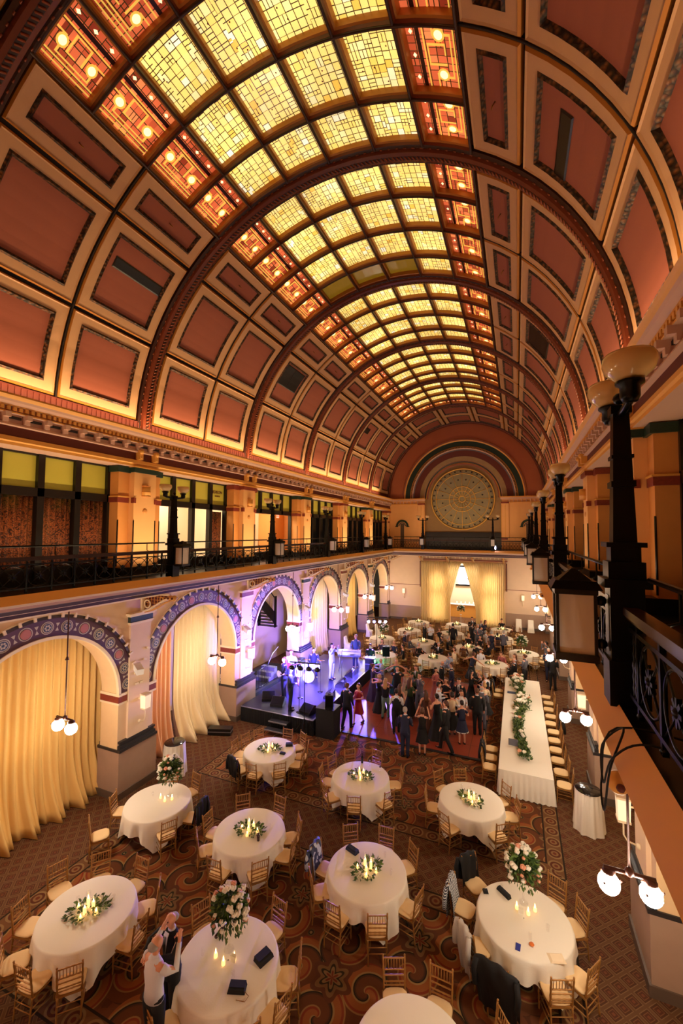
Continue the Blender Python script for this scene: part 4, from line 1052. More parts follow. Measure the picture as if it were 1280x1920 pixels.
# ------------------------------------------------------------------ chairs
def gilt_chair():
    e = empty('banquet_chair', (0, 0, 0), 0, 'x', 'chair', 'gilt bamboo-style banquet chairs')
    def bamboo(mb, a, b, r=.013):
        n = 8; A, B_ = Vector(a), Vector(b); pts = [A.lerp(B_, i/n) for i in range(n+1)]
        mb.tube(pts, [r*1.35 if i % 2 else r for i in range(n+1)], 'goldchair', 6, hint=(0, 1, .01))
    for sx in (-1, 1):
        mb = MB(); bamboo(mb, (sx*.185, .19, 0), (sx*.185, .185, .44)); mb.build('leg', parent=e)
        mb = MB(); bamboo(mb, (sx*.17, -.23, 0), (sx*.175, -.19, .44)); bamboo(mb, (sx*.175, -.19, .44), (sx*.18, -.25, .93), .014); mb.ball((sx*.18, -.252, .94), .018, 'goldchair', 6, 4); mb.build('leg', parent=e)
    mb = MB(); mb.box(-.2, .2, -.2, .2, .415, .445, 'goldchair'); mb.build('seat_frame', parent=e)
    mb = MB(); mb.add([], [], 'cushion'); pr = [(.16, .0), (.20, .015), (.205, .03), (.19, .045), (.12, .052), (.001, .053)]
    n = 20; vs_ = []
    for r_, z in pr:
        for k in range(n):
            t = 2*PI*k/n; c, q = math.cos(t), math.sin(t); f = r_/max(abs(c)**.35 and (abs(c)**4+abs(q)**4)**.25, .01); vs_.append((c*f, q*f, .447+z))
    mb.add(vs_, [(i*n+k, i*n+(k+1) % n, (i+1)*n+(k+1) % n, (i+1)*n+k) for i in range(len(pr)-1) for k in range(n)]+[tuple(range(n))], 'cushion', True); mb.build('cushion', parent=e)
    mb = MB(); yb = lambda z: -.19-.06*(z-.44)/.49
    for z in (.90, .74, .66, .57, .52): bamboo(mb, (-.178, yb(z), z), (.178, yb(z), z), .010)
    for i in range(7): x = -.14+i*.0467; mb.tube([(x, yb(.74), .74), (x, yb(.9), .9)], .007, 'goldchair', 5)
    mb.build('backrest', parent=e)
    mb = MB()
    for z in (.16, .27):
        for sx in (-1, 1): mb.tube([(sx*.178, -.21, z), (sx*.185, .19, z)], .009, 'goldchair', 5)
        mb.tube([(-.185, .19, z+.04), (.185, .19, z+.04)], .009, 'goldchair', 5, hint=(0, 1, 0)); mb.tube([(-.172, -.215, z+.04), (.172, -.215, z+.04)], .009, 'goldchair', 5, hint=(0, 1, 0))
    mb.build('stretcher', parent=e); return e
chair0 = gilt_chair(); chair_used = [False]; CH = []
def chair(x, y, rz, label, z=0):
    if not chair_used[0]: o = chair0; chair_used[0] = True; o['label'] = label
    else: o = dup(chair0, (0, 0, 0), 0, label)
    o.location = (x, y, z); o.rotation_euler = (0, 0, rz); CH.append((x, y)); return o
SECT = ['right', 'right, slightly back', 'back right', 'back, slightly right', 'back', 'back, slightly left', 'back left', 'left, slightly back', 'left', 'left, slightly front', 'front left', 'front, slightly left', 'front', 'front, slightly right', 'front right', 'right, slightly front']

# ------------------------------------------------------------------ tables
def table_thing():
    e = empty('round_table', (0, 0, 0), 0, 'x', 'table', 'round banquet tables')
    mb = MB(); mb.lathe([(.01, .72), (.81, .72), (.815, .735), (.81, .752), (.01, .752)], (0, 0, 0), 'plinth', 32, False); mb.build('tabletop', parent=e)
    for k in range(4):
        mb = MB(); a = PI/4+k*PI/2; mb.tube([(.55*math.cos(a), .55*math.sin(a), 0), (.5*math.cos(a), .5*math.sin(a), .72)], .018, 'iron', 6); mb.build('leg', parent=e)
    return e
rt0 = table_thing()
def cloth_mesh(seed=0):
    rr = random.Random(seed); mb = MB(); n = 144; rings = []; R0 = .835
    ph = [rr.uniform(0, 6.28) for _ in range(4)]
    prof = [(.01, .76), (.5, .76), (.80, .76), (.828, .755), (.838, .735)]
    vs_ = []
    for r_, z in prof:
        for k in range(n): t = 2*PI*k/n; vs_.append((r_*math.cos(t), r_*math.sin(t), z))
    NZ = 8
    for j in range(1, NZ+1):
        f = j/NZ
        for k in range(n):
            t = 2*PI*k/n; c, q = abs(math.cos(t)), abs(math.sin(t)); L = min(1.17/max(c, q)-.835, .70); L = max(L, .33)
            wv = .06*f*(math.sin(11*t+ph[0]) + .55*math.sin(19*t+ph[1]))*(.75+.25*math.sin(3*t+ph[2]))
            r_ = R0+.012+wv+.05*f*(1 if L > .5 else .3)
            vs_.append((r_*math.cos(t), r_*math.sin(t), .735-L*f))
    tot = len(prof)+NZ
    mb.add(vs_, [(i*n+k, i*n+(k+1) % n, (i+1)*n+(k+1) % n, (i+1)*n+k) for i in range(tot-1) for k in range(n)]+[tuple(range(n))], 'linen', True)
    return mb
cl0 = cloth_mesh(1).build('tablecloth'); 
def leafs(mb, n, fn, m=('leaf', 'leafdk'), L=(.05, .1), rr=rnd):
    for i in range(n):
        p, d = fn(i); p = Vector(p); d = Vector(d).normalized(); l = rr.uniform(*L)
        s_ = d.cross(Vector((rr.uniform(-1, 1), rr.uniform(-1, 1), rr.uniform(-1, 1)))).normalized()*l*.28; u = d.cross(s_).normalized()*l*.12
        mb.add([p, p+d*l*.5+s_+u, p+d*l, p+d*l*.5-s_+u], [(0, 1, 2), (0, 2, 3)], m[i % len(m)])
def green_low(seed):
    rr = random.Random(seed); mb = MB()
    def fn(i):
        a = rr.uniform(0, 2*PI); r_ = .28*math.sqrt(rr.random()); x, y = r_*1.25*math.cos(a), r_*.8*math.sin(a)
        return (x, y, .01+rr.uniform(0, .05)), (math.cos(a)+rr.uniform(-.5, .5), math.sin(a)+rr.uniform(-.5, .5), rr.uniform(0, .5))
    leafs(mb, 170, fn, L=(.05, .12), rr=rr)
    for _ in range(7): a = rr.uniform(0, 6.3); mb.ball((.2*math.cos(a), .14*math.sin(a), .05), .025, 'petal', 6, 4)
    return mb
gl0 = green_low(1).build('greenery_centrepiece')
def candle_thing(h, name):
    e = empty(name, (0, 0, 0), 0, 'x', 'candle', 'lit candles on the banquet tables')
    mb = MB(); mb.lathe([(.001, 0), (.045, 0), (.045, h)], (0, 0, 0), 'glass', 12); mb.f = mb.f[:-1]; mb.m = mb.m[:-1]; mb.sm = mb.sm[:-1]; mb.build('glass_cylinder', parent=e)
    mb = MB(); mb.lathe([(.001, .004), (.03, .004), (.03, h*.55), (.001, h*.55)], (0, 0, 0), 'wax', 10); mb.build('wax', parent=e)
    mb = MB(); mb.lathe([(.001, 0), (.012, .015), (.009, .035), (.001, .06)], (0, 0, h*.55), 'flame', 8); mb.build('flame', parent=e)
    return e
cd_t = candle_thing(.26, 'pillar_candle'); cd_s = candle_thing(.09, 'votive_candle'); used = {}
def place(proto, loc, rz, label, group=None, sc=None):
    if proto.name not in used: used[proto.name] = 1; o = proto; o['label'] = label
    else: o = dup(proto, loc, rz, label, group)
    if group: o['group'] = group
    o.location = loc; o.rotation_euler = (0, 0, rz)
    if sc: o.scale = sc
    return o
def bloom(m, r_=.045):
    mb = MB(); mb.ball((0, 0, 0), r_*.6, m, 8, 5)
    for k in range(7):
        a = 2*PI*k/7; mb.ball((r_*.5*math.cos(a), r_*.5*math.sin(a), r_*.1*(-1)**k), r_*.5, m, 6, 4)
    return mb
def bouquet(scale_leaf=1):
    e = empty('tall_flower_arrangement', (0, 0, 0), 0, 'x', 'flower arrangement', 'tall white flower arrangements')
    mb = MB(); mb.lathe([(.09, 0), (.085, .012), (.02, .03), (.018, .2), (.028, .38), (.06, .52)], (0, 0, 0), 'glass', 14); mb.build('glass_stand', parent=e)
    rr = random.Random(5); mb = MB()
    def fn(i):
        a = rr.uniform(0, 2*PI); b = rr.uniform(-.5, 1.4); r_ = .25*rr.random()**.5
        p = (r_*math.cos(a)*math.cos(b), r_*math.sin(a)*math.cos(b), .68+r_*math.sin(b)*1.2); return p, (math.cos(a), math.sin(a), rr.uniform(-.8, 1.0))
    leafs(mb, 620, fn, L=(.07, .15), rr=rr)
    def fd(i): a = rr.uniform(0, 2*PI); r_ = .24+.05*rr.random(); return (r_*math.cos(a), r_*math.sin(a), .62-rr.random()*.18), (math.cos(a)*.3, math.sin(a)*.3, -1)
    leafs(mb, 120, fd, L=(.05, .1), rr=rr)
    mb.build('foliage', parent=e)
    pb = {}
    for i in range(62):
        a = rr.uniform(0, 2*PI); b = rr.uniform(-.35, 1.5); r_ = .27+rr.random()*.05; m = 'petalpk' if i % 6 == 0 else 'petal'
        if m not in pb: o = bloom(m, .055).build('bloom', parent=e); pb[m] = o
        else: o = pb[m].copy(); COL.objects.link(o)
        o.location = (r_*math.cos(a)*math.cos(b), r_*math.sin(a)*math.cos(b), .68+r_*math.sin(b)*1.2); o.scale = [rr.uniform(.6, 1.15)]*3
    return e
bq = bouquet()
def sect(a): return SECT[int(round((a % 360)/22.5)) % 16]
TABS = {}
def table(key, x, y, desc, short, chairs=(), low=True, rz=0, near=True, tall=False):
    TABS[key] = (x, y, short)
    place(rt0, (x, y, 0), rz, 'round banquet table under its cloth, ' + short)
    c = place(cl0, (x, y, 0), rz, 'x', 'white round tablecloths'); c['category'] = 'tablecloth'; c['label'] = 'white tablecloth on ' + short
    if low:
        g = place(gl0, (x, y, .765), rnd.uniform(0, 3), 'low greenery ring around candles on ' + short, 'low greenery centrepieces'); g['category'] = 'greenery'
        for dx, dy, s_, w_ in ((-.06, .05, 1.15, 'tallest'), (.07, .06, 1.0, 'middle-sized'), (.01, -.07, .8, 'shortest')): place(cd_t, (x+dx, y+dy, .765), 0, w_+' pillar candle on ' + short, 'pillar candles', (1, 1, s_))
        for dx, dy, w_ in ((-.2, -.04, 'left'), (.2, .02, 'right'), (.05, -.18, 'front'))[:3 if near else 1]: place(cd_s, (x+dx, y+dy, .765), 0, w_+' votive candle in the greenery on ' + short, 'votive candles')
    if tall:
        place(bq, (x+tall[0], y+tall[1], .765), rnd.uniform(0, 3), 'tall white and blush flowers on ' + short)
        for dx, dy, w_ in ((-.12, -.2, 'left'), (.08, -.25, 'front'), (.2, -.12, 'right')): place(cd_s, (x+tall[0]+dx, y+tall[1]+dy, .765), 0, w_+' votive below the tall flowers on ' + short, 'votive candles', (1, 1, 1.3))
    seen = {}
    for a, r_ in chairs:
        r_ = max(r_, .97); w = sect(a); 
        lab = 'gilt chair at the %s of %s' % (w, short)
        if lab in seen: lab = 'gilt chair squeezed in at the %s of %s' % (w, short)
        seen[lab] = 1
        jit = rnd.uniform(-9, 9)
        chair(x+r_*math.cos(R(a)), y+r_*math.sin(R(a)), R(a+90+jit), lab)
table('A', -3.14, 5.71, 'round table at the lower left of the photo', 'the lower left table', [(-119, 1.06), (-84, .9), (-48, .9), (8, .95), (46, 1.0), (87, .95), (132, 1.08), (166, 1.3), (-157, 1.07)])
table('B', -.12, 6.03, 'round table at the bottom with black purses and a tall bouquet', 'the bottom table with black purses', [(77, .98), (23, .98), (-9, .98), (-40, .98), (152, .97), (-115, 1.04)], low=False, tall=(-.1, .15))
table('C', 3.05, 5.95, 'round table cut off by the bottom edge of the photo', 'the table cut off by the bottom edge', [(119, .98), (80, 1.0), (39, 1.22)], low=False)
table('D', 4.48, 8.84, 'big round table at the lower right with a tall bouquet', 'the lower right table', [(174, 1.1), (140, 1.2), (58, 1.01), (31, .97), (-141, 1.0), (-108, 1.1), (-62, .97), (-30, .98)], low=False, tall=(-.0, .35))
table('E', 1.41, 8.71, 'round table in the centre front with a blue pouch on its edge', 'the centre front table', [(-146, .97), (-106, .97), (-60, .97), (-12, .97), (50, .98), (85, .97), (130, .97), (179, .99)])
table('F', -1.58, 8.7, 'round table left of centre with a dark drink beside its candles', 'the table left of centre', [(-176, .98), (-143, .97), (-95, .97), (-45, .97), (0, .97), (33, .97), (85, .97), (135, .97)])
table('G', -4.47, 8.64, 'round table with a tall bouquet beside the nearest left pier', 'the table by the nearest left pier', [(-159, .98), (-118, 1.35), (-32, .97), (12, .98), (80, .98), (120, .98)], low=False, tall=(.1, .3))
table('H', -3.19, 12.07, 'round table just before the stage steps', 'the table before the stage steps', [(-170, 1.05), (-145, .98), (-84, .97), (-117, 1.02), (-41, .97), (3, .98), (30, 1.04), (62, 1.1), (89, .97), (140, .98), (166, .99)])
table('I', .11, 11.85, 'round table before the dance floor with two wine glasses', 'the table before the dance floor', [(-170, .98), (-127, .97), (-80, .97), (-28, .97), (28, 1.0), (125, 1.05), (88, 1.1), (159, .98)])
table('J', 3.22, 12.03, 'round table before the near end of the head table', 'the table before the head table', [(141, 1.05), (-166, .97), (-116, .97), (-45, .97), (10, .97), (46, 1.0), (110, .97)])
FT = dict(K=(-2.98, 23.86, 'round table right behind the stage keyboard', 'the table behind the keyboard'), L=(-4.13, 27.54, 'round table beside the tall flowers left of the hall', 'the table by the left far arch'),
    M=(-2.98, 30.61, 'second round table from the left far corner', 'the second table from the far left corner'), N=(-2.93, 33.64, 'round table farthest in the left corner', 'the table in the far left corner'),
    P=(-1.35, 27.74, 'round table with a couple seated on its left', 'the left middle far table'), Q=(-.08, 24.48, 'round table just behind the dancers', 'the table just behind the dancers'),
    R_=(.06, 30.93, 'round table behind the lone man in black', 'the table behind the lone man in black'), S=(.03, 33.94, 'bare-looking round table right before the parted drapes', 'the table before the parted drapes'),
    U=(1.56, 27.52, 'crowded round table in the middle far rows', 'the crowded middle far table'), V=(3.1, 24.63, 'round table nearest the far end of the head table', 'the table beyond the head table'),
    W=(3.39, 33.52, 'round table before the right drape', 'the table before the right drape'), X=(3.28, 31.0, 'round table between the two rows on the far right', 'the inner far right table'), Y=(4.75, 27.6, 'empty round table on the far right', 'the empty far right table'))

# ------------------------------------------------------------------ people
def person(x, y, rz, label, kind='suit', H=1.75, skin='skin', hair='short', hc='hairdk', top='fabblack', bot=None, arms='hold', sit=False, z=0, lean=0, stride=0, tie=True, hem=None, group=None, name='person', handz=None):
    e = empty(name, (x, y, z), rz, label, 'person', group); k = H/1.75; e.scale = (k, k, k)
    bot = bot or top; pz = .55 if sit else .95; py = 0
    rr = random.Random(int(x*977+y*331)); L = R(lean); cl, sl = math.cos(L), math.sin(L)
    def U(px, py_, dz): return Vector((px, py_*cl+dz*sl, pz+dz*cl-py_*sl))
    female = kind in ('gown', 'dress', 'topskirt')
    sw = .155 if female else .18
    A = dict(down=((.24, -.03, .2), (.25, .07, -.04)), hold=((.25, -.02, .2), (.13, .24, .22)), up=((.28, .14, .36), (.19, .26, .62)), out=((.38, .05, .34), (.60, .12, .25)), hug=((.26, .2, .38), (.09, .40, .42)),
             table=((.25, .08, .18), (.15, .34, .21)), pocket=((.27, -.08, .2), (.2, .02, .02)), play=((.27, -.04, .2), (.04, .2, .1)), camera=((.26, .14, .33), (.07, .24, .64)), fold=((.26, .03, .2), (-.06, .2, .26)), keys=((.24, .06, .18), (.18, .36, .1)))[arms]
    verts = []; rad = []; edges = []
    def V(p, r_, par=None):
        verts.append(tuple(p)); rad.append(r_ if isinstance(r_, tuple) else (r_, r_)); i = len(verts)-1
        if par is not None: edges.append((par, i))
        return i
    tw = .85 if female else 1
    pel = V(U(0, 0, 0), (.12, .10)); be = V(U(0, 0, .16), (.105*tw, .085), pel); ch = V(U(0, 0, .32), (.125*tw, .09), be); uc = V(U(0, -.005, .44), (.10*tw, .07), ch)
    nb = V(U(0, .0, .51), .05, uc); nk = V(U(0, .012, .57), .046, nb); jw = V(U(0, .035, .625), (.056, .062), nk); hd = V(U(0, .025, .70), (.075, .09), jw); cr = V(U(0, .012, .765), (.062, .075), hd)
    V(U(0, .128, .675), .010, hd)
    for s in (-1, 1): V(U(s*.083, .01, .68), .012, hd)
    elb = {}; wri = {}
    for s in (-1, 1):
        e_, w_ = A
        if arms == 'play' and s < 0: e_, w_ = (.3, .1, .22), (.46, .26, .24)
        if arms == 'out' and rr.random() < .3 and s > 0: e_, w_ = (.24, -.03, .2), (.25, .07, -.04)
        if arms == 'fold' and s < 0: w_ = (-.02, .22, .22)
        sh = V(U(s*sw, 0, .445), (.052, .05), uc); E_ = U(s*e_[0], e_[1], e_[2]); W_ = U(s*w_[0], w_[1], w_[2]); elb[s] = E_; wri[s] = W_
        el = V(E_, .040, sh); wr = V(W_, .027, el); d = (W_-E_).normalized(); pm = V(W_+d*.07, (.036, .02), wr)
        sd = d.cross(Vector((0, .3, 1))).normalized()
        for q, (o_, l_) in enumerate(((-.028, .07), (-.010, .085), (.010, .08), (.027, .062))):
            kn = V(W_+d*(.07+l_*.55)+sd*o_*1.1, .0085, pm); V(W_+d*(.07+l_*.9)+sd*o_*1.1+Vector((0, 0, -.018)), .0075, kn)
        V(W_+d*.075-sd*s*.055, .0095, pm)
    ank = {}; knee = {}
    for s in (-1, 1):
        st = stride*s
        if sit: kp = Vector((s*.1, .42, .50)); ap = Vector((s*.11, .40+.05*rr.uniform(-1, 1), .08)); hp = Vector((s*.09, .03, .52))
        else: hp = Vector((s*.085, 0, .90)); kp = Vector((s*.095, .02+st*.5+(.04 if st else 0), .5)); ap = Vector((s*.1, -.02+st, .08+(0.04 if st < 0 else 0)))
        h = V(hp, .078, pel); kn = V(kp, .052, h); an = V(ap, .034, kn); V(ap+Vector((0, .05, -.035)), .034, an) ; V(ap+Vector((0, .16, -.045)), (.035, .02), len(verts)-1)
        ank[s] = ap; knee[s] = kp
    me = bpy.data.meshes.new('body'); me.from_pydata(verts, edges, []); me.materials.append(M[skin])
    bo = bpy.data.objects.new('body', me); COL.objects.link(bo); bo.parent = e
    sk = bo.modifiers.new('skin', 'SKIN'); sk.use_smooth_shade = True
    lay = me.skin_vertices[0].data
    for i, r_ in enumerate(rad): lay[i].radius = r_
    lay[0].use_root = True
    sb = bo.modifiers.new('subdiv', 'SUBSURF'); sb.levels = 1; sb.render_levels = 1
    # face
    mb = MB()
    for s in (-1, 1): mb.ball(U(s*.03, .107, .70), .009, 'eye', 6, 4)
    mb.build('eyes', parent=e)
    # clothes
    def torso(mb, m, rows, fold=0):
        mb.tube([U(0, yy, dz) for dz, a, b, yy in rows], [(a, b) for dz, a, b, yy in rows], m, 16, hint=(1, 0, 0))
    def sleeves(mb, m, full=True, r_=.062):
        for s in (-1, 1):
            S = U(s*(sw-.02), 0, .45)
            if full: mb.tube([S, U(s*(sw+.02), 0, .42).lerp(elb[s], .25), elb[s], elb[s].lerp(wri[s], .93)], [r_, r_+.002, r_-.012, r_-.024], m, 10, hint=(0, 1, 0))
            else: mb.tube([S, S.lerp(elb[s], .35), S.lerp(elb[s], .6)], [r_-.006, r_, r_], m, 10, hint=(0, 1, 0))
    def legs(mb, m):
        for s in (-1, 1):
            h = Vector((s*.085, 0, .93)) if not sit else Vector((s*.09, -.02, .54))
            mb.tube([h, h.lerp(knee[s], .5), knee[s], knee[s].lerp(ank[s], .55), ank[s]+Vector((0, 0, -.02))], [.104, .094, .07, .062, .058], m, 12, hint=(0, 1, .1))
        torso(mb, m, [(-.10, .15, .105, 0), (0, .165, .115, 0), (.1, .15, .105, 0)])
    JK = [(-.16 if not sit else -.04, .185, .125, 0), (-.02, .178, .125, 0), (.14, .155, .112, 0), (.32, .185, .122, 0), (.43, .182, .10, 0), (.48, .13, .08, 0), (.525, .065, .06, 0)]
    SK = [(-.02, .165, .118, 0), (.14, .148, .105, 0), (.32, .178, .116, 0), (.43, .172, .095, 0), (.48, .12, .075, 0), (.53, .06, .055, 0)]
    if kind in ('suit', 'vest', 'shirt'):
        mb = MB(); legs(mb, bot); mb.build('trousers', parent=e)
    if kind == 'suit':
        mb = MB(); torso(mb, top, JK); sleeves(mb, top); mb.build('jacket', parent=e)
        mb = MB(); mb.add([U(-.05, .118, .49), U(.05, .118, .49), U(.0, .131, .16), U(-.045, .09, .53), U(.045, .09, .53)], [(0, 2, 1), (0, 1, 4, 3)], 'shirt')
        mb.tube([U(0, .0, .51), U(0, .005, .55)], [(.062, .062), (.056, .056)], 'shirt', 12, hint=(1, 0, 0)); so = mb.build('shirt_front', parent=e)
        if tie:
            mb = MB(); mb.add([U(-.012, .128, .49), U(.012, .128, .49), U(.02, .137, .26), U(0, .138, .2), U(-.02, .137, .26)], [(0, 1, 2, 3, 4)], tie if isinstance(tie, str) else 'fabblack'); mb.build('tie', parent=e)
    elif kind == 'shirt':
        mb = MB(); torso(mb, top, SK); sleeves(mb, top, r_=.058); mb.tube([U(0, .0, .51), U(0, .005, .555)], [(.06, .06), (.055, .055)], top, 12, hint=(1, 0, 0)); mb.build('shirt', parent=e)
    elif kind == 'vest':
        mb = MB(); torso(mb, 'shirt', SK); sleeves(mb, 'shirt', r_=.058); mb.build('shirt', parent=e)
        mb = MB(); torso(mb, top, [(-.04, .178, .125, 0), (.14, .158, .113, 0), (.3, .184, .122, 0), (.4, .15, .112, 0), (.45, .10, .10, 0)]); mb.build('vest', parent=e)
    else:
        mb = MB(); n = 28
        torso(mb, top, [(.0, .155, .118, 0), (.15, .122, .095, 0), (.33, .150, .118, .01), (.42, .14, .098, 0)]+([(.47, .10, .07, 0)] if kind != 'gown' else []))
        if arms != 'out' and kind != 'gown': sleeves(mb, top, kind == 'topskirt', .052)
        skm = bot; hz = (.03 if kind != 'dress' else .48) if hem is None else hem
        if not sit:
            rows = 8; vs_ = []
            for j in range(rows+1):
                f = j/rows; zz = pz+.02-(pz+.02-hz)*f; rad_ = .145+(.20 if kind != 'dress' else .09)*f**1.2
                for q in range(n):
                    t = 2*PI*q/n; w2 = 1+.10*f*math.sin(7*t+rr.random()*.1+x); vs_.append((rad_*w2*math.cos(t)*1.05, rad_*w2*math.sin(t)*.86-.02*f, zz))
            mb.add(vs_, [(i*n+q, i*n+(q+1) % n, (i+1)*n+(q+1) % n, (i+1)*n+q) for i in range(rows) for q in range(n)], skm, True)
        else:
            mb.tube([Vector((0, -.06, .55)), Vector((0, .2, .56)), Vector((0, .44, .53)), Vector((0, .5, .4)), Vector((0, .5, max(hz, .12)))], [(.16, .10), (.18, .10), (.18, .09), (.18, .08), (.22, .1)], skm, 14, hint=(1, 0, 0))
        mb.build('gown' if kind == 'gown' else 'dress', parent=e)
        if kind == 'dress' and hem is not None and hem > .4:
            mb = MB(); mb.lathe([(.238, hz), (.245, hz), (.243, hz+.035), (.236, hz+.035)], (0, -.02, 0), 'white', 28, True, 1.05, .86); mb.f = mb.f[:-2]; mb.m = mb.m[:-2]; mb.sm = mb.sm[:-2]; mb.build('hem_trim', parent=e)
    # hair and shoes
    if hair != 'bald':
        mb = MB(); c = U(0, -.006, .735); mb.ball(c, .088, hc, 14, 8, (.94, 1.05, .84)); c = U(0, -.035, .69); mb.ball(c, .078, hc, 12, 7, (1.02, .95, 1.05))
        if hair == 'long': mb.tube([U(0, -.02, .76), U(0, -.07, .68), U(0, -.075, .56), U(0, -.095, .42), U(0, -.10, .34)], [(.06, .05), (.092, .055), (.10, .05), (.10, .035), (.06, .02)], hc, 12, hint=(1, 0, 0))
        if hair == 'bob': mb.ball(U(0, -.03, .66), .095, hc, 12, 7, (1.05, .9, 1.0))
        if hair == 'bun': mb.ball(U(0, -.11, .74), .045, hc, 10, 6)
        mb.build('hair', parent=e)
    elif hc == 'hairgr':
        mb = MB(); mb.ball(U(0, -.03, .675), .08, hc, 12, 6, (1.04, .95, .55)); mb.build('hair', parent=e)
    if kind != 'gown':
        for s in (-1, 1):
            mb = MB(); a = ank[s]; mb.tube([a+Vector((0, -.05, -.045)), a+Vector((0, .03, -.04)), a+Vector((0, .12, -.05)), a+Vector((0, .19, -.058))], [(.034, .034), (.045, .05), (.045, .03), (.02, .018)], 'shoe', 8, hint=(1, 0, 0)); mb.build('shoe', parent=e)
    return e

# ------------------------------------------------------------------ far tables with their seated guests
SEATED = [ # (x, y, table, label, kwargs)
 (-2.45, 27.69, 'P', 'man in a navy suit seated on the left of the left middle far table', dict(top='navy', hc='hairbr')),
 (-2.07, 26.77, 'P', 'woman in a long grey dress seated at the front of the left middle far table', dict(kind='topskirt', top='grey', hair='long', hc='hairbr')),
 (-.34, 27.09, 'P', 'blonde woman in black seated right of the left middle far table', dict(kind='topskirt', hair='long', hc='hairbl')),
 (-.3, 28.2, 'P', 'child in dark clothes seated at the back right of the left middle far table', dict(kind='shirt', top='fabblack', H=1.45)),
 (2.58, 33.63, 'W', 'woman in black seated on the left of the table before the right drape', dict(kind='topskirt', hair='long', hc='hairbr')),
 (3.3, 34.7, 'W', 'woman in a dark top seated behind the table before the right drape', dict(kind='topskirt', top='fabblack', hair='bun')),
 (4.0, 32.7, 'W', 'woman in a brown dress seated in front of the table before the right drape', dict(kind='topskirt', top='brown', hair='long', hc='hairbr')),
 (2.3, 31.08, 'X', 'bald man in a black suit seated left of the inner far right table', dict(hair='bald')),
 (3.2, 29.9, 'X', 'man in a navy suit seated, back to the camera, at the inner far right table', dict(top='navy', hc='hairdk')),
 (2.6, 30.3, 'X', 'grey-haired man in a white shirt seated at the inner far right table', dict(kind='shirt', top='shirt', bot='fabblack', hc='hairgr')),
 (1.46, 28.6, 'U', 'blonde woman in black seated behind the crowded middle far table', dict(kind='topskirt', hair='bob', hc='hairbl')),
 (2.2, 28.6, 'U', 'dark-haired woman in black leaning on the crowded middle far table', dict(kind='topskirt', hair='long')),
 (.6, 27.5, 'U', 'grey-haired man in a black suit seated left of the crowded middle far table', dict(hc='hairgr')),
 (2.6, 27.3, 'U', 'woman in black with brown hair seated right of the crowded middle far table', dict(kind='topskirt', hair='bob', hc='hairbr')),
 (2.2, 26.5, 'U', 'man in a dark suit bending over the front right of the crowded middle far table', dict(lean=22)),
 (1.4, 26.3, 'U', 'woman in a brown dress seated at the front of the crowded middle far table', dict(kind='topskirt', top='brown', hair='bun')),
 (2.53, 25.5, 'V', 'boy in a white shirt seated behind the table beyond the head table', dict(kind='shirt', top='shirt', bot='fabblack', H=1.6)),
 (3.6, 25.6, 'V', 'woman in a rose top bending over the table beyond the head table', dict(kind='topskirt', top='pink', hair='bob', hc='hairbr', lean=25)),
 (4.1, 25.0, 'V', 'woman with long brown hair seated right of the table beyond the head table', dict(kind='topskirt', top='brown', hair='long', hc='hairbr')),
 (4.2, 24.2, 'V', 'elderly man in a black suit seated right of the table beyond the head table', dict(hair='bald', hc='hairgr')),
 (-.95, 25.1, 'Q', 'woman in black seated at the back left of the table just behind the dancers', dict(kind='topskirt', hair='bob', hc='hairgr')),
 (0, 25.55, 'Q', 'grey-haired man in black seated behind the table just behind the dancers', dict(hc='hairgr')),
 (.8, 23.9, 'Q', 'man in a pale blue shirt seated right of the table just behind the dancers', dict(kind='shirt', top='blueshirt', bot='grey')),
 (.8, 24.9, 'Q', 'woman in a cream jacket seated at the table just behind the dancers', dict(kind='topskirt', top='ivory', hair='bob', hc='hairbr')),
 (-3.3, 24.9, 'K', 'woman in plum seated behind the table behind the keyboard', dict(kind='topskirt', top='purpcloth', hair='long', hc='hairbr')),
 (-2.6, 24.9, 'K', 'heavy-set woman in navy seated behind the table behind the keyboard', dict(kind='topskirt', top='navy', hair='bob', hc='hairbl')),
 (-2.0, 24.3, 'K', 'dark-haired woman in a black dress seated right of the table behind the keyboard', dict(kind='topskirt', hair='bun')),
]
for k, (x, y, d, sh) in FT.items():
    occ = []
    for sx, sy_, tk, lab, kw in SEATED:
        if tk != k: continue
        a = math.atan2(sy_-y, sx-x)
        while any(abs((a-q+PI) % (2*PI)-PI) < .60 for q in occ): a += .15
        occ.append(a)
        px, py_ = x+1.24*math.cos(a), y+1.24*math.sin(a)
        kw = dict(kw); kw.setdefault('kind', 'suit'); person(px, py_, a+PI/2, lab, sit=True, arms='table', **kw)
        chair(px, py_, a+PI/2, 'chair of the %s at %s' % (lab.split(' seated')[0].split(' leaning')[0].split(' bending')[0], sh))
    ch = []
    for i in range(9):
        a = R(20+40*i)
        if all(abs((a-q+PI) % (2*PI)-PI) > .58 for q in occ): ch.append((math.degrees(a), 1.04))
    table(k, x, y, d, sh, ch, near=False)
place(bq, (-4.0, 27.6, .765), 0, 'tall white flower arrangement on the table by the left far arch'); place(bq, (4.65, 27.8, .765), 1, 'tall white flower arrangement on the empty far right table')
fs = empty('flower_pedestal', (.05, YE-1.5, 0), 0, 'white flowers on a slender stand before the opening in the drapes', 'flower stand')
mb = MB(); mb.lathe([(.15, 0), (.15, .02), (.02, .04), (.02, 1.1), (.1, 1.15)], (0, 0, 0), 'white', 12); mb.build('stand', parent=fs)
place(bq, (.05, YE-1.5, 1.1), 2, 'white flower bunch on top of the slender stand by the drapes', sc=(1, 1, .8))

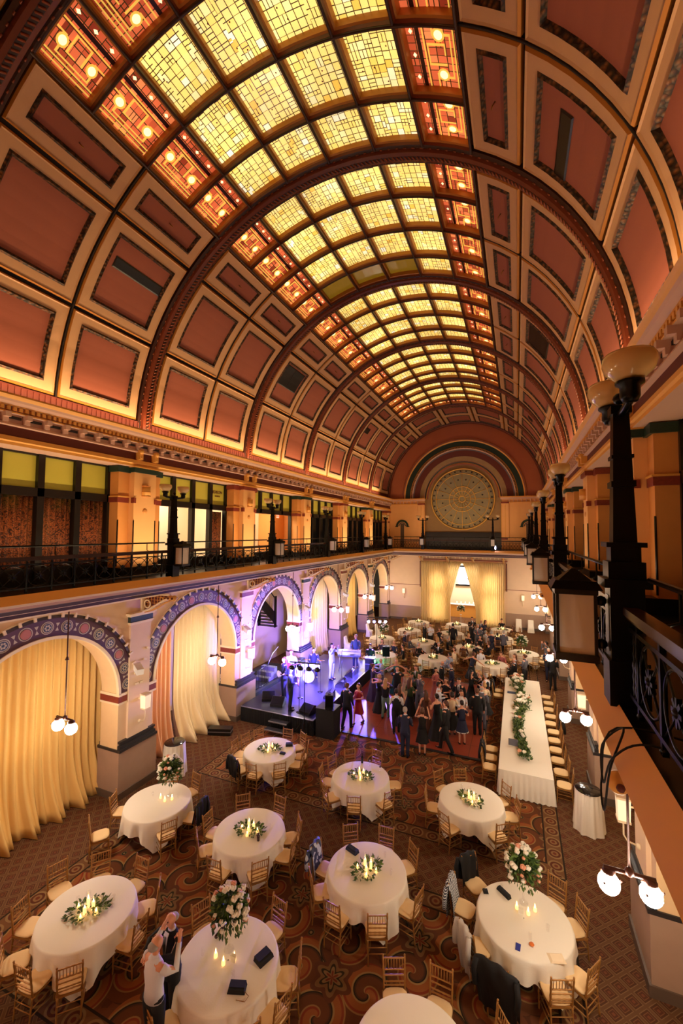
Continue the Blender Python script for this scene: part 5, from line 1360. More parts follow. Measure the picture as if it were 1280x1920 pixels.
# ------------------------------------------------------------------ standing guests
F = R
P_ = person
P_(-1.96, 19.13, F(-60), 'woman in a floor-length plum dress at the stage edge, short sleeves', 'topskirt', 1.72, top='purpcloth', hair='bun', hc='hairbr', arms='hug', hem=.03)
P_(-1.75, 19.85, F(120), 'man in a pale blue shirt and grey trousers facing the woman in plum', 'shirt', 1.8, top='blueshirt', bot='grey', hair='bald', arms='hug')
P_(-1.29, 18.03, F(60), 'blonde woman in a sleeveless black evening gown bending back', 'gown', 1.66, hc='hairbl', hair='bob', arms='hug')
P_(-1.14, 20.35, F(200), 'woman in a teal satin gown dancing with one arm thrown out', 'gown', 1.72, top='teal', hc='hairbl', hair='long', arms='out')
P_(-.72, 18.95, F(10), 'bald man in a black suit hugging the woman in white', 'suit', 1.78, hair='bald', arms='hug')
P_(-.45, 19.5, F(190), 'dark-haired woman in a cream strapless dress hugging the bald man', 'gown', 1.68, top='ivory', hair='bun', arms='hug')
P_(-.84, 17.5, F(0), 'blonde woman in a black top and sage green trousers dancing, back to the camera', 'shirt', 1.7, top='fabblack', bot='sage', hair='long', hc='hairbl', arms='hug', stride=.12)
P_(-.11, 17.2, F(-20), 'woman with long auburn hair in a backless black dress', 'gown', 1.66, hair='long', hc='hairbr', arms='hold')
P_(.12, 17.95, F(-30), 'woman in a long-sleeved dark green dress with long brown hair', 'topskirt', 1.7, top='leafdk', bot='fabblack', hair='long', hc='hairbr', arms='hold', hem=.2)
P_(-.05, 16.38, F(15), 'man in a black waistcoat and white shirt sleeves, back to the camera', 'vest', 1.76, hc='hairdk', arms='hold', stride=.1)
P_(-.0, 19.65, F(170), 'man in a dark green jacket dancing behind the group', 'suit', 1.74, top='leafdk', bot='fabblack', hc='hairbr', arms='up')
P_(.42, 18.57, F(150), 'man in a mid-grey suit clapping', 'suit', 1.78, top='grey', hc='hairdk', arms='up', stride=.1)
P_(.99, 16.95, F(30), 'woman in a brown lace gown with long brown hair, back to the camera', 'gown', 1.66, top='brown', hair='long', hc='hairbr', arms='hold')
P_(.69, 14.85, F(-5), 'elderly man in navy, arms folded, at the front edge of the dance floor', 'suit', 1.74, top='navy', hc='hairgr', arms='fold')
P_(1.22, 15.25, F(5), 'woman in a knee-length black dress with grey-blonde hair, back to the camera', 'dress', 1.66, hair='bob', hc='hairbr', arms='up', hem=.46 if False else None)
P_(1.5, 16.6, F(40), 'woman in a black mermaid gown with a dark bun', 'gown', 1.72, hair='bun', arms='hold')
P_(1.37, 17.8, F(-70), 'man in a white shirt and grey trousers dancing among the gowns', 'shirt', 1.76, top='shirt', bot='sage', hc='hairdk', arms='hold', stride=.1)
P_(.86, 19.95, F(-120), 'woman in a dusty rose dress watching the dancing', 'topskirt', 1.66, top='pink', hair='long', hc='hairdk', arms='hold', hem=.05)
P_(1.0, 20.8, F(-90), 'bald man in a black suit behind the dancers', 'suit', 1.76, hair='bald', hc='hairgr', arms='down')
P_(1.5, 20.6, F(100), 'man in a navy suit and blue shirt behind the dancers', 'suit', 1.78, top='navy', hc='hairbr', arms='pocket')
P_(1.53, 18.75, F(160), 'auburn-haired woman in a sleeveless black dress facing the camera', 'dress', 1.66, hair='long', hc='hairbr', arms='hold')
P_(2.1, 18.55, F(175), 'dark-haired man in a black suit and dark tie facing the camera', 'suit', 1.78, hc='hairdk', arms='down')
P_(2.0, 17.2, F(20), 'woman in a white bodice and black skirt with dark hair', 'topskirt', 1.66, top='ivory', bot='fabblack', hair='bob', arms='hold', hem=.3)
P_(2.32, 17.4, F(-150), 'young man in a white shirt and black trousers next to the walking man', 'shirt', 1.72, top='shirt', bot='fabblack', hc='hairbr', arms='hold')
P_(2.45, 16.55, F(20), 'woman in a short navy dress with a white hem', 'dress', 1.64, top='navy', hair='bun', arms='hold', hem=.52)
P_(1.98, 15.75, F(75), 'tall man in a black suit striding left along the dance floor edge', 'suit', 1.84, hc='hairbr', arms='down', stride=.27)
P_(2.92, 17.55, F(10), 'broad man in a black suit, back turned, at the right edge of the dance floor', 'suit', 1.82, hc='hairbr', arms='down')
P_(3.05, 18.1, F(-10), 'bald man in a charcoal suit right behind the broad man', 'suit', 1.76, top='grey', hair='bald', hc='hairgr', arms='hold')
P_(2.45, 20.0, F(-60), 'dark-haired woman in a long black coat at the back of the dance floor', 'topskirt', 1.74, hair='long', arms='hug', hem=.25)
P_(2.8, 20.25, F(120), 'blonde woman in black whispering to the woman in the long coat', 'dress', 1.68, hair='bob', hc='hairbl', arms='hug')
P_(3.1, 19.75, F(60), 'grey-haired man in a black waistcoat and white shirt at the right of the floor', 'vest', 1.76, hc='hairgr', arms='hold')
P_(3.1, 18.9, F(30), 'woman in a cream blouse and black skirt behind the bald man', 'topskirt', 1.64, top='ivory', bot='fabblack', hair='bob', hc='hairbl', arms='hold', hem=.4)
P_(-2.0, 15.95, F(-10), 'tall man in a black suit walking on the dance floor beside the speaker', 'suit', 1.84, hc='hairbr', arms='down', stride=.16)
P_(-1.72, 16.55, F(160), 'young woman in a red dress dancing with her leg kicked out', 'dress', 1.66, top='red', hair='long', hc='hairbr', arms='hold', stride=.2)
P_(-1.5, 28.9, F(-60), 'man in a black suit talking with the man in a white shirt, far left', 'suit', 1.76, hc='hairgr', arms='hold')
P_(-1.1, 28.9, F(170), 'man in a white shirt and black trousers, far left middle', 'shirt', 1.76, top='shirt', bot='fabblack', arms='fold')
P_(-.5, 28.95, F(190), 'girl in a black dress standing beside the man in a white shirt', 'dress', 1.5, hair='long', hc='hairbr', arms='down')
P_(.36, 29.3, F(0), 'lone man in a black suit, back to the camera, between the far tables', 'suit', 1.8, hc='hairdk', arms='down')
P_(1.36, 32.0, F(200), 'tall man in a black suit and white shirt before the drapes', 'suit', 1.82, hc='hairbr', arms='hold')
P_(1.5, 30.2, F(-50), 'man in a black suit seen from behind in the far standing group', 'suit', 1.78, hc='hairdk', arms='hold')
P_(2.05, 31.4, F(160), 'bald man in a navy suit at the right of the far standing group', 'suit', 1.8, top='navy', hair='bald', arms='hold')
P_(1.95, 29.75, F(170), 'man in a grey suit with a red tie in the far standing group', 'suit', 1.8, top='grey', hc='hairgr', arms='hold', tie='red')
P_(2.15, 23.3, F(-30), 'woman in a navy jacket leaning over the table beyond the head table', 'topskirt', 1.66, top='navy', bot='fabblack', hair='bob', hc='hairbr', arms='out', lean=18, hem=.3)
P_(4.75, 23.9, F(60), 'woman in a lilac-grey shawl and black trousers by the head of the long table', 'shirt', 1.68, top='grey', bot='fabblack', hair='bun', hc='hairbr', arms='hold')
P_(2.85, 28.8, F(0), 'broad woman in a navy dress standing in the crowded far right group', 'dress', 1.66, top='navy', hair='bob', hc='hairgr', arms='down')
P_(3.6, 28.9, F(-20), 'man in a light grey jacket standing in the far right group', 'suit', 1.74, top='grey', bot='fabblack', hc='hairgr', arms='hold')
P_(5.95, 27.1, F(60), 'photographer in a grey top raising a camera in the right aisle', 'shirt', 1.72, top='grey', bot='fabblack', hc='hairdk', arms='camera')
P_(5.95, 25.3, F(170), 'man in a dark suit facing the camera in the right aisle', 'suit', 1.78, top='navy', hc='hairgr', arms='hold')
P_(6.05, 24.0, F(10), 'man in a black suit with his back to the camera in the right aisle', 'suit', 1.8, hc='hairgr', arms='hold')
P_(7.6, 28.2, F(90), 'server in navy behind the drinks table in the right aisle', 'vest', 1.74, top='navy', hc='hairdk', arms='hold')
# the couple at the bottom of the photo
P_(-.66, 4.97, F(-8), 'bald man in a white shirt seen from behind, arms raised, at the bottom left', 'shirt', 1.86, top='shirt', bot='fabblack', hair='bald', hc='hairgr', arms='up')
P_(-.80, 5.45, F(172), 'man in a black suit hidden in front of the man in the white shirt', 'suit', 1.8, hair='bald', hc='hairgr', arms='hug')

# ------------------------------------------------------------------ head table
ht = empty('head_table', (4.6, 18.3, 0), 0, 'long rectangular head table under a pleated white cloth', 'table')
mb = MB(); mb.box(-.72, .72, -4.33, 4.33, .71, .75, 'plinth'); mb.build('tabletop', parent=ht)
for k in range(6):
    for s in (-1, 1): mb = MB(); mb.tube([(s*.6, -4+k*1.6, 0), (s*.6, -4+k*1.6, .71)], .02, 'iron', 6); mb.build('leg', parent=ht)
mb = MB(); X2, Y2 = .76, 4.38
mb.box(-X2, X2, -Y2, Y2, .752, .762, 'linen')
path = []; ns = 34; nl = 200
for i in range(ns): path.append((-X2+2*X2*i/ns, -Y2, 0, -1))
for i in range(nl): path.append((X2, -Y2+2*Y2*i/nl, 1, 0))
for i in range(ns): path.append((X2-2*X2*i/ns, Y2, 0, 1))
for i in range(nl): path.append((-X2, Y2-2*Y2*i/nl, -1, 0))
vs_ = []; n = len(path)
for j in range(5):
    f = j/4
    for i, (x, y, nx, ny) in enumerate(path):
        a = .035*f*math.cos(i*PI*2/3.4)+.03*f; vs_.append((x+nx*a, y+ny*a, .758-.74*f))
mb.add(vs_, [(j*n+i, j*n+(i+1) % n, (j+1)*n+(i+1) % n, (j+1)*n+i) for j in range(4) for i in range(n)], 'linen', True)
hc_ = mb.build('pleated_tablecloth', loc=(4.6, 18.3, 0)); tag(hc_, 'pleated white cloth reaching the floor around the long head table', 'tablecloth')
mb = MB(); rr = random.Random(11)
def gx(t): return .0+.10*math.sin(t*1.3)-.05
def gf(i):
    t = -3.6+7.7*rr.random(); big = 1.6 if (abs(t-3.6) < .6 or abs(t-1.1) < .7) else .85
    r_ = .19*big*rr.random()**.5; a = rr.uniform(0, 2*PI)
    return (gx(t)+r_*math.cos(a), t, .02+abs(r_*math.sin(a))*.9), (rr.uniform(-1, 1), rr.uniform(-1, 1), rr.uniform(-.1, .8))
leafs(mb, 1900, gf, L=(.07, .15), rr=rr); g = mb.build('flower_garland', loc=(4.55, 18.3, .765)); tag(g, 'long green garland with white blooms down the middle of the head table', 'garland')
bl0 = None
for i in range(64):
    t = rr.choice([rr.uniform(-3.6, 4), rr.uniform(3.1, 4.1), rr.uniform(.5, 1.8)]); m_ = 'petalpk' if i % 7 == 0 else 'petal'
    if i < 2: bb = bloom('petal' if i == 0 else 'petalpk', .06).build('bloom', parent=g); bl0 = (bl0 or []) + [bb]
    else: bb = bl0[1 if m_ == 'petalpk' else 0].copy(); COL.objects.link(bb)
    bb.location = (gx(t)+rr.uniform(-.2, .2), t, (.26 if abs(t-3.6) < .6 or abs(t-1.1) < .7 else .17)+rr.uniform(0, .08)); bb.scale = [rr.uniform(1.0, 1.6)]*3
for i in range(11): chair(5.62+rnd.uniform(-.03, .05), 14.35+i*.72, R(90+rnd.uniform(-7, 7)), 'gilt chair on the right side of the head table, number %s from the near end' % ['one', 'two', 'three', 'four', 'five', 'six', 'seven', 'eight', 'nine', 'ten', 'eleven'][i])
for i, yy in enumerate((14.5, 15.1, 15.7, 20.9, 21.5)): chair(3.55, yy, R(-90), 'gilt chair on the left side of the head table, %s' % ['nearest the camera', 'second from the near end', 'third from the near end', 'second from the far end', 'at the far end'][i])
tr = MB(); tr.cbox((0, 0, .1), (.15, .02, .1), 'grey', Matrix.Rotation(R(-25), 3, 'X')); o = tr.build('framed_card', loc=(4.25, 15.6, .77)); tag(o, 'small framed card leaning on the left half of the head table', 'card')
tr = MB(); tr.box(-.18, .18, -.1, .1, 0, .03, 'med_blue'); o = tr.build('gift_box', loc=(4.15, 20.6, .765)); tag(o, 'flat pale box beside the garland at the far end of the head table', 'box')

# ------------------------------------------------------------------ jackets over chairs, bags and table things
def coat(x, y, rz, label, m='fabblack', L=.5, w=.24, cat='jacket', seed=0):
    mb = MB(); rr = random.Random(seed); pr = []; n = 14
    for t, z in ((.085, .93-L), (.075, .7), (.07, .85), (.05, .93), (.0, .965), (-.05, .95), (-.075, .85), (-.085, .7), (-.1, .92-L*.9)): pr.append((t, z))
    vs_ = []
    for t, z in pr:
        for i in range(n+1):
            u = -1+2*i/n; zz = z-(.05*u*u if z > .8 else 0)-(.05*rr.random() if z < .6 else 0); vs_.append((u*w*(1 if z > .6 else .92), -.215+t*.75+.018*math.cos(u*8+z*6)-.06*(zz-.44)/.49, zz))
    W = n+1; mb.add(vs_, [(j*W+i, j*W+i+1, (j+1)*W+i+1, (j+1)*W+i) for j in range(len(pr)-1) for i in range(n)], m, True)
    for s in (-1, 1): mb.tube([(s*w*.95, -.3, .9), (s*w*1.05, -.33, .7), (s*w, -.34, .5)], [.045, .05, .045], m, 8)
    o = mb.build('draped_%s' % cat.replace(' ', '_')); so = o.modifiers.new('thickness', 'SOLIDIFY'); so.thickness = .008
    o.location = (x, y, 0); o.rotation_euler = (0, 0, rz); tag(o, label, cat); return o
def coat_at(key, a, r_, label, **k):
    x, y, _ = TABS[key]; coat(x+r_*math.cos(R(a)), y+r_*math.sin(R(a)), R(a+90), label, **k)
coat_at('D', 174, 1.1, 'blue and white striped scarf over the chair left of the lower right table', m='stripe' if 'stripe' in M else 'med_blue', cat='scarf', L=.6) if False else None
def stripe():
    m = bpy.data.materials.new('striped_cloth'); m.use_nodes = True; t = NT(m); x, y, z = t.sep(t.obj()); t.link(t.ramp(t.m('FRACT', t.m('MULTIPLY', t.m('ADD', z, x), 22)), [(0, lin((26, 34, 56))), (.5, lin((214, 220, 224)))], True), t.bsdf.inputs['Base Color']); t.bsdf.inputs['Roughness'].default_value = .8; return m
M['stripe'] = stripe(); M['greyscarf'] = mat('silver_wrap', (196, 190, 180), .5)
def patt():
    m = bpy.data.materials.new('patterned_shawl'); m.use_nodes = True; t = NT(m); t.link(t.ramp(t.noise(t.obj(), 6, 1), [(0, lin((190, 200, 220))), (.5, lin((40, 50, 90)))], True), t.bsdf.inputs['Base Color']); return m
M['patt'] = patt()
coat_at('D', 174, 1.1, 'dark striped shawl over the chair on the left of the lower right table', m='stripe', cat='shawl', L=.62, seed=1)
coat_at('D', 140, 1.2, 'black jacket over the chair behind the lower right table', seed=2)
coat_at('D', -141, 1.0, 'silver-grey wrap hanging from the front left chair of the lower right table', m='greyscarf', cat='wrap', L=.8, w=.2, seed=3)
coat_at('D', -108, 1.1, 'big black coat over the front chair of the lower right table', L=.78, w=.34, seed=4)
coat_at('E', 179, .99, 'blue and white patterned shawl over the left chair of the centre front table', m='patt', cat='shawl', L=.6, seed=5)
coat_at('G', 12, .98, 'black jacket over the right-hand chair of the table by the nearest left pier', L=.55, seed=6)
coat_at('H', -117, 1.02, 'black jacket over the front chair of the table before the stage steps', L=.6, w=.28, seed=7)
coat(3.55, 15.1, R(-90), 'black jacket over a chair on the left of the head table near end', L=.62, seed=8)
coat(3.55, 21.5, R(-90), 'black jacket over the chair at the far left end of the head table', L=.6, seed=9)
coat(5.67, 18.0, R(90), 'small black garment over a chair on the right side of the head table', L=.3, w=.16, seed=10)
def clutch(x, y, z, rz, label, m='fabblack', s=(.14, .08, .03), strap=True, name='clutch_purse', cat='purse'):
    e = empty(name, (x, y, z), rz, label, cat); mb = MB()
    mb.cbox((0, 0, s[2]), (s[0], s[1], s[2]), m, None, .9); mb.build('bag_body', parent=e)
    mb = MB(); mb.cbox((0, s[1]*.25, s[2]*2.05), (s[0]*.9, s[1]*.7, .006), m); mb.build('flap', parent=e)
    if strap: mb = MB(); mb.tube([(s[0]*.8, -s[1]*.5, s[2]), (s[0]*1.5, -s[1]*1.3, .02), (s[0]*1.2, -s[1]*2.2, .01), (s[0]*.2, -s[1]*2.0, .01)], .005, 'brass', 5); mb.build('chain_strap', parent=e)
    return e
TZ = .765
clutch(.42, 6.28, TZ, R(70), 'glossy black purse on the right of the bottom table', s=(.14, .10, .03), strap=False)
clutch(.30, 5.72, TZ, R(20), 'flat black clutch with a chain at the front right of the bottom table')
clutch(.93, 9.08, TZ, R(-20), 'dark blue pouch on the left edge of the centre front table', m='navy', s=(.15, .07, .028), strap=False)
clutch(-2.72, 12.55, TZ, R(30), 'black clutch at the back right of the table before the stage steps', s=(.12, .09, .03), strap=False)
clutch(-2.65, 12.0, TZ, R(5), 'small black wallet at the right of the table before the stage steps', s=(.09, .05, .02), strap=False, name='wallet', cat='wallet')
clutch(4.12, 9.25, TZ, R(-40), 'long black glasses case on the lower right table', s=(.15, .045, .025), strap=False, name='glasses_case', cat='case')
clutch(3.78, 9.15, TZ, R(20), 'small black phone on the left of the lower right table', s=(.05, .05, .012), strap=False, name='phone', cat='phone')
def prop(name, cat, label, x, y, z, mk, rz=0, group=None):
    mb = MB(); mk(mb); o = mb.build(name, loc=(x, y, z)); o.rotation_euler = (0, 0, rz); tag(o, label, cat, group); return o
prop('blue_card', 'card', 'dark blue card at the front of the lower right table', 4.38, 8.2, TZ, lambda m: m.box(-.04, .04, -.07, .07, 0, .006, 'cardblue'), R(-5))
prop('napkin', 'napkin', 'crumpled orange napkin near the blue card on the lower right table', 4.6, 8.33, TZ, lambda m: m.ball((0, 0, .02), .045, 'orange', 7, 4, (1, 1, .5)))
prop('napkin', 'napkin', 'cream lace napkin hanging at the front edge of the lower right table', 4.98, 8.25, TZ, lambda m: m.cbox((0, 0, .008), (.13, .09, .008), 'ivory', None, .7), R(20))
prop('tumbler', 'glass', 'tall glass of dark drink on the table left of centre', -1.2, 8.5, TZ, lambda m: m.lathe([(.03, 0), (.038, .15), (.03, .15), (.001, .13)], (0, 0, 0), 'wine', 12))
prop('paper_note', 'paper', 'white paper note lying on the carpet below the table left of centre', -.9, 8.0 if False else 7.55, .004, lambda m: m.box(-.07, .07, -.09, .09, 0, .003, 'paper'), R(25))
prop('beer_bottle', 'bottle', 'dark bottle lying at the left edge of the bottom table', -.55, 6.35, TZ, lambda m: m.tube([(0, -.12, .03), (0, .05, .03), (0, .1, .02), (0, .17, .02)], [.03, .03, .012, .012], 'wine', 8))
prop('wine_bottle', 'bottle', 'dark bottle standing at the back of the table before the dance floor', -.1, 12.55, TZ, lambda m: m.lathe([(.035, 0), (.035, .17), (.013, .22), (.013, .29)], (0, 0, 0), 'darkroom', 12))
def wineglass(m, c='wine'): m.lathe([(.03, 0), (.03, .004), (.005, .01), (.005, .08), (.03, .11), (.034, .15), (.028, .18)], (0, 0, 0), 'glass', 12); m.lathe([(.005, .085), (.028, .11), (.03, .13), (.001, .13)], (0, 0, 0), c, 12)
for (x, y, l_) in ((.16, 12.5, 'red wine glass at the back middle of the table before the dance floor'), (.55, 12.35, 'red wine glass at the back right of the table before the dance floor')): prop('wine_glass', 'glass', l_, x, y, TZ, wineglass)
tg = MB(); tg.lathe([(.028, 0), (.033, .1)], (0, 0, 0), 'glass', 12); tg0 = None
for i, (k, dx, dy) in enumerate((('A', -.35, .05), ('A', .25, .35), ('A', .2, -.3), ('E', .25, .5), ('E', .5, .1), ('F', .4, .25), ('D', -.4, .5), ('D', .4, -.1), ('D', .1, -.4), ('G', -.3, .1), ('G', .4, .3), ('H', -.3, -.3), ('H', .1, -.45), ('B', -.45, -.1), ('B', .25, -.2), ('I', .3, -.3), ('J', -.3, .45))):
    x, y, sh = TABS[k]; lab = 'clear tumbler at the %s of %s' % (sect(math.degrees(math.atan2(dy, dx))), sh)
    if tg0 is None: tg0 = tg.build('tumbler'); o = tg0
    else: o = tg0.copy(); COL.objects.link(o)
    o.location = (x+dx, y+dy, TZ); tag(o, lab, 'glass', 'clear tumblers on the front tables')
cdm = MB(); cdm.cbox((0, .01, .06), (.045, .002, .06), 'paper', Matrix.Rotation(R(-14), 3, 'X')); cdm.cbox((0, -.01, .06), (.045, .002, .06), 'paper', Matrix.Rotation(R(14), 3, 'X')); cd0 = None
for k, dx, dy in (('A', .05, .22), ('E', .05, .2), ('J', -.16, .12), ('B', .1, .0), ('D', -.05, .05)):
    x, y, sh = TABS[k]
    if cd0 is None: cd0 = cdm.build('table_card'); o = cd0
    else: o = cd0.copy(); COL.objects.link(o)
    o.location = (x+dx, y+dy, TZ); tag(o, 'folded white table card by the centrepiece of ' + sh, 'card', 'white table cards')

# ------------------------------------------------------------------ covered chairs and cocktail tables
def shroud(x, y, rz, label):
    mb = MB(); vs_ = []; n = 32
    for j, (hx, hy, z, yo) in enumerate(((.26, .27, .01, .0), (.235, .24, .25, 0), (.225, .225, .46, 0), (.22, .10, .5, -.14), (.215, .05, .9, -.2), (.19, .03, .95, -.21), (.01, .01, .955, -.21))):
        for k in range(n):
            t = 2*PI*k/n; c, q = math.cos(t), math.sin(t); f = 1/(abs(c)**6+abs(q)**6)**(1/6); w_ = 1+(.04*math.sin(9*t) if z < .4 else 0); vs_.append((hx*c*f*w_, hy*q*f*w_+yo, z))
    mb.add(vs_, [(j*n+k, j*n+(k+1) % n, (j+1)*n+(k+1) % n, (j+1)*n+k) for j in range(6) for k in range(n)], 'linen', True)
    o = mb.build('covered_chair', loc=(x, y, 0)); o.rotation_euler = (0, 0, rz); tag(o, label, 'chair', 'white cloth-covered chairs')
for x, y, a, l_ in ((4.5, YE-.7, 180, 'left of the two white-covered chairs against the far right wall'), (5.4, YE-.7, 180, 'right of the two white-covered chairs against the far right wall'),
                    (-6.05, 30.5, -90, 'white-covered chair by the fifth left pier, left one'), (-5.4, 30.7, -90, 'white-covered chair by the fifth left pier, right one'), (-6.1, 26.2, -90, 'white-covered chair half hidden by the fourth left pier'),
                    (5.95, 28.6, 90, 'white-covered chair behind the photographer in the right aisle')): shroud(x, y, R(a), l_)
def cocktail(x, y, label, seed=0, m='linen'):
    e = empty('cocktail_table', (x, y, 0), 0, label, 'table'); mb = MB(); mb.lathe([(.01, 1.03), (.31, 1.03), (.325, 1.045), (.31, 1.06), (.01, 1.06)], (0, 0, 0), 'darkroom', 28); mb.build('black_top', parent=e)
    mb = MB(); n = 60; vs_ = []
    for j in range(9):
        f = j/8
        for k in range(n): t = 2*PI*k/n; r_ = .315+.06*f+.03*f*math.sin(9*t+seed)+.012*math.sin(17*t); vs_.append((r_*math.cos(t), r_*math.sin(t), 1.04-1.03*f))
    mb.add(vs_, [(j*n+k, j*n+(k+1) % n, (j+1)*n+(k+1) % n, (j+1)*n+k) for j in range(8) for k in range(n)], m, True); mb.build('white_drape', parent=e)
cocktail(-6.0, 10.75, 'black-topped cocktail table draped in white behind the nearest left pier'); cocktail(6.15, 13.3, 'black-topped cocktail table draped in white at the right aisle', 2)
dt = empty('drinks_table', (6.95, 28.35, 0), 0, 'white-clothed drinks table in the right aisle with a server behind it', 'table')
mb = MB(); mb.box(-.35, .35, -1.0, 1.0, 0, 1.0, 'linen'); mb.build('cloth_cover', parent=dt); mb = MB(); mb.box(-.36, .36, -1.02, 1.02, 1.0, 1.02, 'linen'); mb.build('top', parent=dt)

# ------------------------------------------------------------------ dance floor and stage
mb = MB(); mb.box(-2.95, 3.1, 15.7, 23.1, .004, .03, 'dance'); df = mb.build('dance_floor'); tag(df, 'red-brown parquet dance floor laid on the carpet', 'dance floor')
mb = MB()
for x0, x1, y0, y1 in ((-2.95, 3.22, 15.58, 15.7), (3.1, 3.22, 15.7, 23.2), (-2.95, 3.1, 23.1, 23.2)): mb.box(x0, x1, y0, y1, .002, .034, 'ledge')
mb.build('edge_ramp', parent=df)
st = empty('stage', (0, 0, 0), 0, 'low black stage with a pleated skirt before the third left arch', 'stage')
mb = MB(); mb.box(-6.4, -3.0, 14.85, 23.0, .56, .6, 'stagetop') if False else None
M['stagetop'] = mat('stage_deck', (36, 34, 58), .3)
mb.box(-6.4, -3.0, 14.85, 23.0, .56, .6, 'stagetop'); mb.build('deck', parent=st)
sk_ = drape((-6.4, 14.84), (-2.98, 14.84), .0, .58, n=(0, 1), pleats=44, amp=.018, m='fabblack', nz=2, amp_bot=1.3).build('skirt', parent=st)
sk_ = drape((-2.98, 14.84), (-2.98, 23.0), .0, .58, n=(1, 0), pleats=90, amp=.018, m='fabblack', nz=2, amp_bot=1.3).build('skirt', parent=st)
mb = MB(); mb.box(-3.03, -2.97, 14.83, 23, .585, .605, 'steel'); mb.box(-6.4, -2.97, 14.82, 14.87, .585, .605, 'steel'); mb.build('edge_trim', parent=st)
sp = empty('stage_steps', (-4.4, 14.45, 0), 0, 'two black portable steps in front of the stage', 'steps')
for i, (y, z) in enumerate(((-.1, .2), (.2, .4))):
    mb = MB(); mb.box(-.42, .42, y-.13, y+.14, z-.03, z, 'fabblack'); mb.box(-.42, .42, y-.14, y-.12, z-.04, z+.005, 'steel'); mb.build('tread', parent=sp)
for s in (-1, 1): mb = MB(); mb.tube([(s*.43, -.26, .0), (s*.43, .34, .42)], .015, 'iron', 6); mb.tube([(s*.43, -.24, .17), (s*.43, -.24, 0)], .015, 'iron', 6); mb.tube([(s*.43, .3, .4), (s*.43, .3, 0)], .015, 'iron', 6); mb.build('side_frame', parent=sp)
sb_ = empty('subwoofer', (-2.5, 15.2, 0), 0, 'tall black covered subwoofer stack at the corner of the stage', 'speaker')
mb = MB(); mb.box(-.38, .38, -.32, .32, 0, 1.08, 'fabblack'); mb.build('cabinet', parent=sb_); mb = MB(); mb.box(-.39, .39, -.33, .33, 1.08, 1.1, 'black'); mb.build('top_plate', parent=sb_)
def speaker_box(x, y, z, rz, label, h=.5, w=.16, d=.15):
    e = empty('loudspeaker', (x, y, z), rz, label, 'speaker'); mb = MB(); mb.cbox((0, 0, h/2), (w, d, h/2), 'black', None, .95); mb.build('cabinet', parent=e)
    mb = MB(); mb.box(-w*.85, w*.85, -d-.008, -d, .05, h-.05, 'iron'); mb.build('grille', parent=e)
    mb = MB(); mb.box(-.06, .06, -.02, .02, h, h+.015, 'iron'); mb.build('handle', parent=e); return e
speaker_box(-2.42, 15.15, 1.1, R(20), 'small black speaker standing on the covered subwoofer at the stage corner')
speaker_box(-2.45, 22.9, 1.0, R(20), 'dark speaker on a stand before the table behind the keyboard', .55, .2, .18)
mb = MB(); mb.tube([(0, 0, 0), (0, 0, 1.0)], .02, 'iron', 6); mb.lathe([(.25, 0), (.25, .02), (.02, .03)], (0, 0, 0), 'iron', 16); o = mb.build('speaker_stand', loc=(-2.45, 22.9, 0)); tag(o, 'black pole stand under the dark speaker behind the stage', 'stand')
def light_stand(x, y, z, h, rz, label, lenses, face=1):
    e = empty('light_stand', (x, y, z), rz, label, 'stage light')
    mb = MB(); mb.tube([(0, 0, .3), (0, 0, h)], [.02, .014], 'black', 8); mb.build('pole', parent=e)
    for k in range(3): a = 2*PI*k/3+.5; mb = MB(); mb.tube([(0, 0, .72), (.62*math.cos(a), .62*math.sin(a), .01)], .013, 'iron', 6); mb.build('leg', parent=e)
    mb = MB(); mb.box(-.62, .62, -.015, .015, h-.02, h+.02, 'black'); mb.build('crossbar', parent=e)
    for i, lm in enumerate(lenses):
        xx = -.52+i*1.04/(len(lenses)-1); mb = MB(); mb.tube([(0, -.12, -.02), (0, .1, -.09)], [.085, .095], 'black', 12, hint=(1, 0, 0)); mb.tube([(0, 0, .0), (0, 0, .14)], .01, 'black', 5)
        o = mb.build('par_can', parent=e); o.location = (xx, 0, h-.16)
        mb = MB(); mb.tube([(0, .098, -.09), (0, .106, -.093)], [.085, .085], lm, 12, hint=(1, 0, 0)); mb.build('lens', parent=o)
    return e
light_stand(-3.25, 14.62, 0, 2.85, R(10), 'black tripod light bar with four lamps in front of the stage', ['blueled', 'whiteled', 'blueled', 'whiteled'])
light_stand(-3.55, 24.6, 0, 2.75, R(205), 'light bar with white lamps shining at the back of the stage', ['whiteled', 'whiteled', 'blueled', 'whiteled'])
spot('stage_light_a', (-3.7, 14.8, 2.6), (-5.2, 18.0, 1.0), 5200, (.14, .10, 1.0), 70)
spot('stage_light_b', (-2.9, 14.8, 2.6), (-4.6, 17.6, .8), 4200, (.24, .14, 1.0), 60)
spot('stage_light_c', (-3.6, 24.4, 2.6), (-4.9, 19.0, .9), 4200, (.10, .09, 1.0), 75)
spot('stage_light_d', (-3.3, 14.75, 2.6), (-6.6, 16.2, 3.2), 1500, (.36, .22, 1.0), 75)
spot('stage_light_e', (-3.8, 24.4, 2.65), (-6.9, 20.8, 3.2), 1000, (.36, .24, 1.0), 70)
spot('stage_light_f', (-3.4, 24.5, 2.6), (-2.0, 16.8, 0), 2600, (.18, .10, 1.0), 32, .3)
spot('stage_light_white', (-4.3, 24.3, 2.65), (-5.4, 19.1, .8), 2200, (.85, .88, 1.0), 40)
point('green_laser_lamp', (-2.75, 21.9, .95), 14, (.1, 1, .45), .06)
o = MB(); o.ball((0, 0, 0), .07, 'greenled', 10, 6); o = o.build('green_lamp', loc=(-2.9, 21.95, .85)); tag(o, 'bright green lamp at the back right of the stage', 'stage light')
